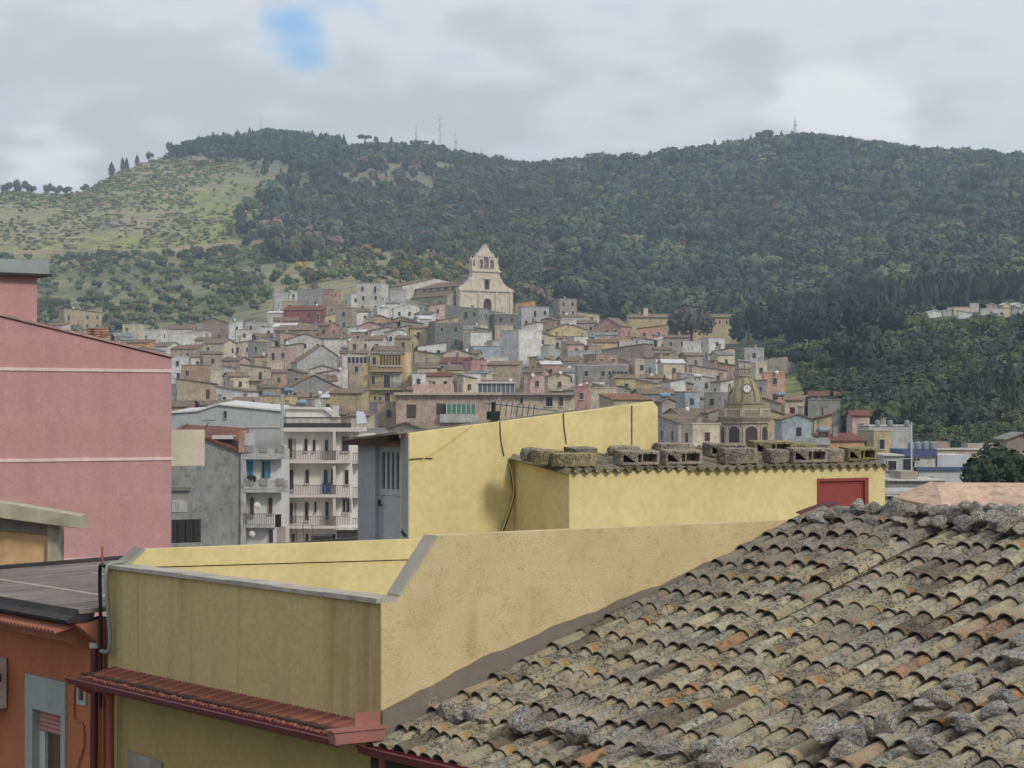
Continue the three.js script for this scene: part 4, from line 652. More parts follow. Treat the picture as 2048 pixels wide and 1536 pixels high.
function house(o) {
  const { x0, x1, yt, yb, col, roof = 'flat', cover = 'tile', label, cat = 'house', name = 'town_house', rows, cols, hm = 6.2, group } = o;
  const xc = (x0 + x1) / 2, D = o.D ?? findD(xc, yt, yb - yt, hm), top = at(xc, yt, D).y, gy = Math.min(ground(x0, D), ground(x1, D), ground(xc, D + 6)) - 0.6, H = Math.max(3.2, top - gy), Wm = (x1 - x0) / FPX * D;
  const yaw = o.yaw ?? rr(-0.4, 0.4), d = o.dep ?? clamp(Wm * rr(0.7, 1.1), 4.5, 10), sn = Math.abs(Math.sin(yaw)), cs = Math.cos(yaw), dd = Math.min(d, Wm * 0.45 / Math.max(sn, 0.05)), w = Math.max(2.5, (Wm - dd * sn) / cs);
  const X = (xc - PCX) / FPX * D + (yaw > 0 ? 1 : -1) * dd * sn / 2, g = thing(name, label, cat, new THREE.Vector3(X, gy, -D), yaw, group), hw = w / 2, wm = W(col), rise = o.rise ?? clamp((roof === 'gd' ? w : dd) * 0.16, 0.6, 2.2), He = ['flat'].includes(roof) ? H : H - rise, ov = 0.28, rm = roofMat[cover];
  if (roof === 'flat') {
    part(g, 'wall', bx(-hw, hw, 0, He, -dd, 0), wm);
    part(g, 'parapet_coping', join([bx(-hw - 0.1, hw + 0.1, He - 0.02, He + 0.16, -0.22, 0.1), bx(-hw - 0.1, hw + 0.1, He - 0.02, He + 0.16, -dd - 0.1, -dd + 0.22), bx(-hw - 0.1, -hw + 0.22, He - 0.02, He + 0.158, -dd + 0.22, -0.22), bx(hw - 0.22, hw + 0.1, He - 0.02, He + 0.158, -dd + 0.22, -0.22)]), o.trim ? W(o.trim) : W(pick(['grey', 'pale', col])));
  } else if (roof === 'gw') {
    part(g, 'wall', prism([[0, 0], [0, He], [-dd / 2, H], [-dd, He], [-dd, 0]], -hw, hw, 'x'), wm);
    const s = rise / (dd / 2); part(g, 'roof', join([slab([-hw - ov, He - s * ov + 0.1, ov], [hw + ov, He - s * ov + 0.1, ov], [hw + ov, H + 0.1, -dd / 2], [-hw - ov, H + 0.1, -dd / 2], 0.14), slab([hw + ov, He - s * ov + 0.1, -dd - ov], [-hw - ov, He - s * ov + 0.1, -dd - ov], [-hw - ov, H + 0.1, -dd / 2], [hw + ov, H + 0.1, -dd / 2], 0.14)]), rm);
  } else if (roof === 'gd') {
    part(g, 'wall', prism([[-hw, 0], [hw, 0], [hw, He], [0, H], [-hw, He]], -dd, 0), wm);
    const s = rise / hw; part(g, 'roof', join([slab([-hw - ov, He - s * ov + 0.1, -dd - ov], [-hw - ov, He - s * ov + 0.1, ov], [0, H + 0.1, ov], [0, H + 0.1, -dd - ov], 0.14), slab([hw + ov, He - s * ov + 0.1, ov], [hw + ov, He - s * ov + 0.1, -dd - ov], [0, H + 0.1, -dd - ov], [0, H + 0.1, ov], 0.14)]), rm);
  } else if (roof === 'sf') {
    part(g, 'wall', prism([[0, 0], [0, He], [-dd, H], [-dd, 0]], -hw, hw, 'x'), wm);
    const s = rise / dd; part(g, 'roof', slab([-hw - ov, He - s * ov + 0.1, ov], [hw + ov, He - s * ov + 0.1, ov], [hw + ov, H + 0.1, -dd], [-hw - ov, H + 0.1, -dd], 0.16), rm);
  } else {
    const lf = roof === 'sl', yl = lf ? He : H, yr = lf ? H : He;
    part(g, 'wall', prism([[-hw, 0], [hw, 0], [hw, yr], [-hw, yl]], -dd, 0), wm);
    part(g, 'roof', slab([-hw - ov, yl + 0.1, ov], [hw + ov, yr + 0.1, ov], [hw + ov, yr + 0.1, -dd - ov], [-hw - ov, yl + 0.1, -dd - ov], 0.16), rm);
  }
  // openings
  const floors = rows ?? clamp(Math.round((yb - yt) * D / FPX / 3.1), 1, 3), nc = cols ?? clamp(Math.round(w / 3.4), 1, 4), ww = o.ww ?? 0.75, wh = o.wh ?? 1.2, gm = o.shut ? clay(o.shut, null, { roughness: 0.8 }) : null;
  if (nc > 0) for (let r = 0; r < floors; r++) for (let c = 0; c < nc; c++) { if (!o.all && rnd() < 0.24) continue; const y = He - 1.75 - r * 3.05, x = -hw + w * (c + 0.5) / nc + rr(-0.2, 0.2); if (y < 1) continue; const tall = !o.all && rnd() < 0.25; win(g, x, y - (tall ? 0.35 : 0), 0.02, ww, tall ? 2.0 : wh, 0, gm ?? pick(glassDark)); }
  if (dd * sn > 1.2 && nc > 0) { const side = yaw > 0 ? -1 : 1; for (let r = 0; r < floors; r++) for (let c = 0; c < Math.max(1, Math.round(dd / 4)); c++) { const y = He - 1.9 - r * 3.05; if (rnd() < 0.35 || y < 1) continue; win(g, side * (hw + 0.02), y, -dd * (c + 0.5) / Math.max(1, Math.round(dd / 4)), 0.8, 1.3, Math.PI / 2 * side, gm ?? pick(glassDark)); } }
  if (o.bal) for (let r = 0; r < (o.bal === true ? 1 : o.bal); r++) { const y = He - 2.9 - r * 3.05; if (y < 1) continue; const b = part(g, 'balcony', bx(-hw * 0.8, hw * 0.8, y - 0.16, y, 0, 1.0), W('pale')); part(b, 'railing', join([bx(-hw * 0.8, hw * 0.8, y + 0.9, y + 0.95, 0.94, 0.99), ...Array.from({ length: Math.ceil(w * 0.8 / 0.35) }, (_, k) => bx(-hw * 0.8 + k * 0.35, -hw * 0.8 + k * 0.35 + 0.04, y, y + 0.9, 0.95, 0.98))]), railMat); }
  if (o.chim ?? rnd() < 0.4) { const cx = rr(-hw * 0.6, hw * 0.6), cz = -dd * 0.5; const c = part(g, 'chimney', bx(cx - 0.3, cx + 0.3, H - 0.8, H + 1.0, cz - 0.3, cz + 0.3), W(pick(['grey', 'stone', 'brick']))); part(c, 'chimney_cap', bx(cx - 0.4, cx + 0.4, H + 1.0, H + 1.12, cz - 0.4, cz + 0.4), W('dgrey')); }
  if (o.aerial ?? rnd() < 0.5) { const cx = rr(-hw * 0.7, hw * 0.7), cz = -dd * 0.45, hh = rr(1.6, 3); part(g, 'aerial', join([rod([cx, H - 0.6, cz], [cx, H + hh, cz], 0.035, 5), rod([cx - 0.6, H + hh * 0.92, cz], [cx + 0.6, H + hh * 0.92, cz], 0.025, 4), rod([cx, H + hh * 0.85, cz - 0.4], [cx, H + hh * 0.85, cz + 0.4], 0.025, 4)]), railMat); }
  if (o.dish ?? rnd() < 0.12) { const s = new THREE.SphereGeometry(0.5, 10, 4, 0, 6.3, 0, 0.9); s.rotateX(Math.PI / 2 - 0.4); s.translate(rr(-hw, hw) * 0.8, H - 0.2, 0.25); part(g, 'satellite_dish', s.toNonIndexed(), W('white')); }
  boxes.push({ x0, x1, yt, yb: yb + 0, D, hand: !o.fill, g, top: H, w, dd }); g.info = { D, X, top: gy + H, w, dd, gy, label };
  return g;
}
// water tanks stand on roofs: things of their own
function tank(px, py, D, kind, label, s = 1) {
  const p = at(px, py, D), c = kind === 'blue' ? '#7f9bb0' : kind === 'grey' ? '#7f8a97' : '#c9cbcb', t = thing('water_tank', label, 'water tank', p, rr(-0.3, 0.3), 'water tanks on the roofs'); const m = clay(c, 'render', { roughness: 0.45 });
  if (kind === 'up') { const g = new THREE.LatheGeometry([[0, 0], [0.55, 0], [0.58, 0.1], [0.58, 1.0], [0.5, 1.15], [0.2, 1.22], [0.2, 1.3], [0, 1.3]].map(q => new THREE.Vector2(q[0] * s, q[1] * s)), 16); part(t, 'vessel', g.toNonIndexed(), clay('#8b96a2', 'render', { roughness: 0.5 })); }
  else { const g = new THREE.CapsuleGeometry(0.55 * s, 1.3 * s, 6, 14); g.rotateZ(Math.PI / 2); g.translate(0, 0.72 * s, 0); part(t, 'vessel', g.toNonIndexed(), m); part(t, 'cradle', join([bx(-0.6 * s, -0.5 * s, -0.3, 0.4 * s, -0.4 * s, 0.4 * s), bx(0.5 * s, 0.6 * s, -0.3, 0.4 * s, -0.4 * s, 0.4 * s)]), railMat); }
}
// ================================================================ mid-ground: pink block, grey gable house, apartment blocks
{
  const q = at(343, 900, 75), dx = q.x - c0.x, dz = q.z - c0.z, lz = dx * ZX[0] + dz * ZX[1], P = (x, y, z = lz) => { const h = hit(x, y, 'z', z); return [h[0], h[1]]; };
  const xr = P(343, 900)[0], t = nearThing('pink_building', 'large pink rendered building with white string courses and sloping roofline', 'building', [xr - 4, LOW, lz]);
  const xl = P(-260, 900)[0], up = P(-260, 570)[1];
  part(t, 'wall', prism([[xl, LOW], [xr, LOW], [xr, P(343, 717)[1]], [P(0, 633)[0], P(0, 633)[1]], [xl, up]], lz - 9, lz), M.pink);
  part(t, 'roof_edge', prism([[xr + 0.06, P(343, 717)[1] + 0.02], [P(0, 633)[0], P(0, 633)[1] + 0.02], [xl, up + 0.02], [xl, up + 0.1], [P(0, 631)[0], P(0, 631)[1] + 0.07], [xr + 0.06, P(343, 716)[1] + 0.07]].reverse(), lz - 9, lz + 0.08), M.pinkRoof);
  for (const y of [742, 917, 1112]) { const yy = P(343, y)[1]; part(t, 'string_course', bx(xl, xr + 0.03, yy - 0.05, yy + 0.05, lz, lz + 0.04), M.band); }
  const tx = P(108, 600)[0] - 0.2; part(t, 'tower_wall', bx(xl, tx, 0, P(108, 549)[1], lz - 6, lz - 0.9), M.pink);
  const cap = part(t, 'tower_cap', bx(xl, tx + 0.3, P(108, 549)[1], P(108, 519)[1], lz - 6.3, lz - 0.6), M.slate); part(cap, 'cap_lip', bx(xl, tx + 0.36, P(108, 549)[1] - 0.04, P(108, 546)[1], lz - 6.3, lz - 0.55), M.feltDark);
  part(t, 'balcony_screen', bx(xr, P(408, 900, lz - 1.5)[0], P(343, 934)[1], P(343, 860)[1], lz - 1.6, lz - 1.45), M.cream);
  const sx1 = P(403, 1060, lz - 2)[0], sh = part(t, 'balcony_railing', bx(xr, sx1, P(343, 1094)[1], P(343, 1046)[1], lz - 2.1, lz - 2.04), M.feltDark);
  for (let k = 0; k < 7; k++) part(sh, 'slat', bx(xr + k * (sx1 - xr) / 7, xr + (k + 0.55) * (sx1 - xr) / 7, P(343, 1094)[1], P(343, 1048)[1], lz - 2.04, lz - 2.0), M.black);
  const ch = hit(200, 676, 'z', lz - 2.5); const c = part(t, 'chimney', bx(ch[0] - 0.22, ch[0] + 0.22, ch[1] - 0.5, ch[1] + 0.02, lz - 2.9, lz - 2.5), M.pinkRoof); for (let k = 0; k < 4; k++) part(c, 'louvre', bx(ch[0] - 0.27, ch[0] + 0.27, ch[1] + 0.04 + k * 0.08, ch[1] + 0.085 + k * 0.08, lz - 2.95, lz - 2.45), M.redTile[2]);
}
const flat = (name, label, cat, x, D) => { const g = thing(name, label, cat, new THREE.Vector3((x - PCX) / FPX * D, 0, -D)); g.px = (X, Y) => { const p = at(X, Y, D); return [p.x - g.position.x, p.y]; }; g.D = D; return g; };
function strip(g, name, x0, x1, y0, y1, z0, z1, mat, parent) { const a = g.px(x0, y1), b = g.px(x1, y0); return part(parent ?? g, name, bx(a[0], b[0], a[1], b[1], z0, z1), mat); }
{
  const g = flat('grey_gable_house', 'tall grey cement house with red tiled roof next to the pink building', 'house', 420, 205), b = -3;
  part(g, 'wall', prism([[g.px(340, 900)[0], b], [g.px(490, 900)[0], b], g.px(490, 903), g.px(408, 872), g.px(340, 866)], -7, 0), rendered('#9a9997', 'old', 0.006));
  const f = (x, y, z) => { const p = g.px(x, y); return [p[0], p[1], z]; };
  part(g, 'roof', join([slab(f(340, 867, 0.3), f(408, 873, 0.3), f(404, 852, -8), f(340, 850, -8), 0.2), slab(f(408, 873, 0.3), f(492, 905, 0.3), f(478, 858, -8), f(404, 852, -8), 0.2)]), roofMat.red);
  strip(g, 'chimney', 478, 490, 861, 905, -1.5, 0.4, W('brick')); strip(g, 'side_pier', 482, 492, 868, 1100, -7, 0.25, W('lgrey'));
  strip(g, 'roof_window', 424, 466, 871, 878, -2.2, 0.1, frameMat); strip(g, 'lower_wing', 340, 380, 980, 1100, 0, 0.4, W('grey')); strip(g, 'window', 345, 375, 1000, 1024, 0.4, 0.46, W('lgrey')); strip(g, 'ledge', 340, 382, 974, 981, 0, 0.7, W('dgrey'));
  part(g, 'aerial', join([rod(f(395, 862, -4), f(405, 846, -4), 0.05, 5), rod(f(390, 842, -4), f(420, 841, -4), 0.04, 5), rod(f(352, 858, -4), f(364, 847, -4), 0.05, 5)]), railMat);
}
function opening(g, x0, x1, y0, y1, mat, z = 0, frame = true, nm = 'window') { const a = g.px(x0, y1), b = g.px(x1, y0); return win(g, (a[0] + b[0]) / 2, (a[1] + b[1]) / 2, z + 0.03, b[0] - a[0], b[1] - a[1], 0, mat, frame, nm); }
function balcony(g, x0, x1, yfloor, yrail, z, out, slabM, railM, posts = true) {
  const a = g.px(x0, yfloor), b = g.px(x1, yfloor), r = g.px(x0, yrail)[1]; const s = part(g, 'balcony', bx(a[0], b[0], a[1] - 0.28, a[1], z, z + out), slabM);
  const L = [bx(a[0], b[0], r - 0.05, r, z + out - 0.06, z + out)]; if (posts) for (let x = a[0]; x < b[0]; x += 0.16) L.push(bx(x, x + 0.05, a[1], r, z + out - 0.05, z + out - 0.01)); else L.push(bx(a[0], b[0], a[1] + 0.05, r - 0.05, z + out - 0.045, z + out - 0.015)); part(s, 'railing', join(L), railM); return s;
}
{
  const g = flat('balcony_house', 'white balcony house with blue shutters beside the grey cement house', 'house', 532, 206), bl = clay('#2f7fa6', null, { roughness: 0.6 }), rl = W('lgrey');
  strip(g, 'wall', 490, 562, 900, 1160, -8, 0, rendered('#e0deda', 'render')); 
  for (const [y, k] of [[912, 1], [978, 1], [1048, 0]]) { const s = balcony(g, 490, k ? 578 : 552, y, y - (k ? 18 : 22), 0, 1.3, rl, k ? rl : railMat, !k); if (k) for (const x of [494, 522, 555]) strip(g, 'planter', x, x + 16, y - 22, y - 8, 1.0, 1.36, W('grey'), s); }
  opening(g, 493, 506, 922, 956, bl, 0, false, 'shutter'); opening(g, 524, 530, 922, 956, glassDark[0]); opening(g, 531, 541, 922, 956, bl, 0, false, 'shutter');
  opening(g, 500, 508, 996, 1030, glassDark[3]); opening(g, 537, 545, 996, 1026, glassDark[3]); opening(g, 538, 546, 1060, 1085, glassDark[1]);
  const p = g.px(507, 960), cr = shade(new THREE.Mesh(CROWNX.round[0], leafMat(new THREE.Color().setRGB(0.03, 0.045, 0.022)))); cr.name = 'potted_plant'; cr.scale.set(0.9, 1.0, 0.9); cr.position.set(p[0], p[1] - 0.45, 1.0); g.add(cr);
  for (const [x, y, r] of [[516, 1012, 0.42], [506, 1068, 0.36]]) { const q = g.px(x, y), s = new THREE.SphereGeometry(r, 14, 6, 0, 6.3, 0, 1.0); s.rotateX(1.2); s.rotateY(0.5); s.translate(q[0], q[1], 1.2); part(g, 'satellite_dish', s.toNonIndexed(), frameMat); }
}
{
  const g = flat('white_gable_block', 'white block with low gable roof and one small window behind the grey cement house', 'building', 450, 226);
  part(g, 'wall', prism([[g.px(338, 900)[0], 0], [g.px(562, 900)[0], 0], g.px(562, 821), g.px(437, 808), g.px(395, 820), g.px(338, 824)], -10, 0), rendered('#b6b7b8', 'render'));
  const f = (x, y, z) => { const p = g.px(x, y); return [p[0], p[1], z]; };
  part(g, 'roof', join([slab(f(436, 807, 0.25), f(566, 820, 0.25), f(560, 810, -10), f(448, 799, -10), 0.15), slab(f(336, 824, 0.25), f(395, 820, 0.25), f(410, 812, -10), f(352, 815, -10), 0.15), slab(f(395, 820, 0.25), f(436, 807, 0.25), f(448, 799, -10), f(410, 812, -10), 0.15)]), roofMat.white);
  opening(g, 448, 454, 822, 836, glassDark[1]); strip(g, 'ledge', 496, 562, 853, 855, 0, 0.12, frameMat);
}
{
  const g = flat('apartment_block', 'cream apartment block with three long pink-edged balconies and roof terrace', 'apartment block', 640, 215), wl = rendered('#ece8e0', 'render'), sl = W('rose'), sp = rendered('#ddd0ca', 'render');
  strip(g, 'wall', 562, 704, 862, 1170, -9, 0, wl); strip(g, 'side_wing', 700, 740, 868, 1170, -9, -1.5, wl); strip(g, 'roof_slab', 562, 722, 855, 863, -9, 1.3, sp);
  for (const [y, k] of [[920, 0], [988, 1], [1050, 2]]) { balcony(g, 566, 702, y, y - 19, 0, 1.4, sp, railDark, true); balcony(g, 703, 728, y + 2, y - 14, -1.5, 1.2, W('pale'), railMat); strip(g, 'privacy_screen', 668, 673, y - 57, y, 0.1, 1.3, frameMat); }
  for (const [x0, x1, y0, y1] of [[577, 585, 878, 916], [609, 615, 878, 902], [626, 631, 880, 902], [650, 656, 880, 902], [684, 697, 873, 902], [578, 587, 940, 978], [611, 618, 940, 966], [648, 655, 940, 968], [662, 668, 940, 968], [690, 697, 940, 968], [579, 586, 1006, 1046], [610, 617, 1005, 1040], [629, 633, 1004, 1024], [651, 657, 1004, 1040], [686, 691, 998, 1024], [693, 699, 998, 1024], [584, 590, 1068, 1090], [612, 617, 1068, 1084]]) opening(g, x0, x1, y0, y1, pick([glassDark[0], glassDark[1]]));
  for (const [x0, x1, y0, y1] of [[588, 592, 878, 916], [589, 593, 1006, 1046], [700, 703, 998, 1024]]) opening(g, x0, x1, y0, y1, W('grey'), 0, false, 'shutter');
  // roof terrace
  const tr = part(g, 'terrace_railing', join([...Array.from({ length: 60 }, (_, k) => { const a = g.px(566 + k * 2.3, 855), b = g.px(566 + k * 2.3, 836); return bx(a[0], a[0] + 0.05, a[1], b[1], 1.1, 1.14); }), (() => { const a = g.px(566, 837), b = g.px(704, 834); return bx(a[0], b[0], a[1], b[1], 1.09, 1.15); })(), (() => { const a = g.px(566, 855), b = g.px(704, 846); return bx(a[0], b[0], a[1], b[1], 1.04, 1.08); })()]), railMat);
  part(g, 'attic', prism([g.px(570, 856), g.px(670, 856), g.px(670, 838), g.px(645, 820), g.px(570, 818)], -7, -1.2), wl); part(g, 'attic_roof', prism([g.px(566, 818), g.px(646, 819), g.px(672, 839), g.px(672, 836), g.px(647, 814), g.px(566, 813)], -7.2, -0.9), roofMat.white); strip(g, 'chimney', 663, 674, 811, 838, -2.4, -1.0, frameMat);
  const cl = [[647, 965, '#2b3a63'], [653, 966, '#32406a'], [658, 964, '#293658']]; for (const [x, y, c] of cl) { const a = g.px(x, y + 20), b = g.px(x + 5, y); part(g, 'laundry', bx(a[0], b[0], a[1], b[1], 1.43, 1.46), clay(c)); }
  const solar = part(g, 'solar_panel', slab([...g.px(714, 848), 0.5], [...g.px(734, 846), 0.5], [...g.px(726, 824), -1.4], [...g.px(711, 822), -1.4], 0.08), clay('#aeb4bd', null, { roughness: 0.15 })); part(g, 'panel_stand', join([rod([...g.px(735, 856), -1], [...g.px(728, 828), -1.2], 0.05, 5), rod([...g.px(708, 856), -1], [...g.px(712, 826), -1.3], 0.05, 5)]), frameMat);
}
{ const g = flat('flue_pipe', 'tall shiny steel flue running up the corner of the apartment block', 'flue', 564.5, 213.6); const a = g.px(564.5, 1100), b = g.px(564.5, 791); part(g, 'pipe', rod([0, a[1], 0], [0, b[1], 0], 0.15, 14), M.zinc); part(g, 'cap', rod([0, b[1], 0], [0, b[1] + 0.14, 0], 0.2, 14), M.zinc); }
{ const g = flat('roof_shed_dark', 'dark low roof shed between apartment block and stair tower', 'shed', 690, 100); strip(g, 'wall', 622, 664, 1072, 1130, -2, 0, M.feltDark); strip(g, 'wall', 672, 724, 1062, 1130, -2, -0.4, W('dgrey')); strip(g, 'roof', 670, 726, 1055, 1060, -2.2, 0, W('pale')); }
{ const g = flat('chimney_stack', 'weathered roof chimney with black cowl before the apartment block', 'chimney', 561, 95); strip(g, 'stack', 553, 570, 1054, 1120, -0.35, 0, W('stone')); strip(g, 'cowl', 550, 561, 1029, 1054, -0.3, -0.02, M.black); strip(g, 'side_vent', 562, 571, 1030, 1052, -0.3, -0.05, W('white')); for (const [x, y] of [[582, 1056], [592, 1054], [606, 1052], [624, 1050]]) part(g, 'rod', rod([...g.px(x, 1090), -0.6], [...g.px(x - 3, y), -0.6], 0.018, 5), clay('#6b4034')); }
// ================================================================ church on the hill
{
  const D = 768, th = 0.6, k = D / FPX, cx = 972, g = thing('stone_church', 'pale stone church with curved gable and open belfry on top of the town', 'church', new THREE.Vector3((cx - PCX) * k, at(cx, 616, D).y, -D), th), gy = g.position.y, cst = Math.cos(th);
  const st = rendered('#ddd2c2', 'stone', 0.01), sd = st, Q = (x, y) => [(x - cx) * k / cst, at(cx, y, D).y - gy];
  const sil = [[919, 640], [1026, 640], [1026, 577], [1020, 575], [1012, 570], [1005, 562], [1000, 552], [999, 543], [997, 528], [994, 517], [989, 513], [988, 508], [983, 505], [979, 500], [976, 494], [972, 488], [968, 494], [965, 500], [961, 505], [956, 508], [955, 513], [950, 517], [945, 520], [945, 543], [944, 553], [939, 562], [932, 570], [925, 575], [919, 577]].map(q => Q(...q));
  const s = new THREE.Shape(sil.map(p => new THREE.Vector2(...p))); const arch = (x0, x1, y0, y1) => { const a = Q(x0, y1), b = Q(x1, y0), r = (b[0] - a[0]) / 2, h = new THREE.Path(); h.moveTo(a[0], a[1]); h.lineTo(a[0], b[1] - r); h.absarc((a[0] + b[0]) / 2, b[1] - r, r, Math.PI, 0, true); h.lineTo(b[0], a[1]); h.lineTo(a[0], a[1]); return h; };
  for (const q of [[959.5, 966, 519, 538], [968, 977, 511, 538], [980, 986.5, 519, 538], [947, 950, 521, 534]]) s.holes.push(arch(...q));
  for (const q of [[967, 983, 597, 636]]) s.holes.push(arch(...q)); { const a = Q(969, 579), b = Q(979, 560); s.holes.push(new THREE.Path([[a[0], a[1]], [a[0], b[1]], [b[0], b[1]], [b[0], a[1]]].map(p => new THREE.Vector2(...p)))); }
  const fg = new THREE.ExtrudeGeometry(s, { depth: 1.8, bevelEnabled: false }); fg.translate(0, 0, -1.8); fg.computeVertexNormals(); part(g, 'facade', uvm(fg), st);
  part(g, 'door', bx(...(() => { const a = Q(966, 640), b = Q(984, 600); return [a[0], b[0], a[1], b[1]]; })(), -1.2, -1.0), glassDark[3]); part(g, 'window', bx(...(() => { const a = Q(968.5, 579.5), b = Q(979.5, 559.5); return [a[0], b[0], a[1], b[1]]; })(), -1.0, -0.8), glassDark[1]);
  const cor = (x0, x1, y0, y1, o, m = sd, nm = 'cornice') => part(g, nm, bx(Q(x0, y1)[0], Q(x1, y0)[0], Q(x0, y1)[1], Q(x1, y0)[1], 0, o), m);
  cor(918, 1027, 580, 583, 0.5); cor(943, 1001, 541, 544, 0.5); cor(955, 989, 512, 514, 0.3); for (const x of [922, 958, 992, 1020]) cor(x - 2, x + 2, 583, 630, 0.35, sd, 'pilaster'); for (const x of [957.5, 967, 978, 988]) cor(x - 1, x + 1, 518, 540, 0.2, sd, 'pilaster'); cor(966, 982, 556, 558, 0.4);
  for (const [x, y] of [[958, 571], [993, 571], [945, 520], [998, 519], [955, 513], [989, 513]]) { const a = Q(x, y); part(g, 'urn', rod([a[0], a[1] - 0.2, -0.9], [a[0], a[1] + 1.3, -0.9], 0.35, 6, 0.1), sd); }
  { const a = Q(972, 489); part(g, 'finial', join([rod([a[0], a[1] - 0.3, -0.9], [a[0], a[1] + 1.0, -0.9], 0.3, 6, 0.08), rod([a[0], a[1] + 0.6, -0.9], [a[0], a[1] + 2.2, -0.9], 0.06, 5), rod([a[0] - 0.4, a[1] + 1.6, -0.9], [a[0] + 0.4, a[1] + 1.6, -0.9], 0.06, 5)]), railMat); }
  for (const [x, y] of [[972.5, 528], [963, 531], [983, 531]]) { const a = Q(x, y), b = new THREE.LatheGeometry([[0, 0.9], [0.25, 0.85], [0.35, 0.3], [0.6, 0], [0.62, -0.1]].map(p => new THREE.Vector2(...p)), 10); b.translate(a[0], a[1], -0.9); part(g, 'bell', b.toNonIndexed(), M.steel); }
  const n0 = Q(926, 640), n1 = Q(1018, 578), hN = Q(972, 572)[1], rN = Q(972, 557)[1];
  part(g, 'nave', prism([[n0[0], -3], [n1[0], -3], [n1[0], hN], [(n0[0] + n1[0]) / 2, rN - 0.4], [n0[0], hN]], -30, -1.81), W('beige'));
  const mx = (n0[0] + n1[0]) / 2; part(g, 'roof', join([slab([n0[0] - 0.5, hN - 0.1, -30.3], [n0[0] - 0.5, hN - 0.1, -1.82], [mx, rN, -1.82], [mx, rN, -30.3], 0.25), slab([n1[0] + 0.5, hN - 0.1, -1.82], [n1[0] + 0.5, hN - 0.1, -30.3], [mx, rN, -30.3], [mx, rN, -1.82], 0.25)]), roofMat.old);
  part(g, 'aisle', prism([[n0[0] - 4.5, -3], [n0[0] - 0.02, -3], [n0[0] - 0.02, hN - 1.4], [n0[0] - 4.5, hN - 3.6]], -26, -3), W('stone')); part(g, 'aisle_roof', slab([n0[0] - 4.8, hN - 3.5, -26.2], [n0[0] - 4.8, hN - 3.5, -2.9], [n0[0], hN - 1.2, -2.9], [n0[0], hN - 1.2, -26.2], 0.2), roofMat.old);
  part(g, 'apse', prism([[n0[0] - 5.5, -3], [n1[0], -3], [n1[0], rN - 0.2], [mx - 2, rN + 1.4], [n0[0] - 5.5, rN - 1.6]], -42, -30.05), W('pale')); part(g, 'apse_roof', join([slab([n0[0] - 5.9, rN - 1.5, -42.3], [n0[0] - 5.9, rN - 1.5, -29.8], [mx - 2, rN + 1.5, -29.8], [mx - 2, rN + 1.5, -42.3], 0.2)]), roofMat.old);
  for (let q = 0; q < 5; q++) win(g, n0[0] - 0.02, hN - 0.7, -6 - q * 4.6, 1.2, 1.0, -Math.PI / 2, glassDark[1], false); for (let q = 0; q < 3; q++) win(g, n0[0] - 4.52, hN - 6, -7 - q * 7, 1, 1.6, -Math.PI / 2, glassDark[2]);
  part(g, 'sacristy', bx(n0[0] - 12, n0[0] - 5.5, -4, hN - 6.5, -34, -20), W('stone')); part(g, 'plinth', bx(n0[0] - 2, n1[0] + 2, -6, -3.4, -30, 3), W('stone'));
  boxes.push({ x0: 845, x1: 1026, yt: 489, yb: 612, D: 740, hand: true });
}
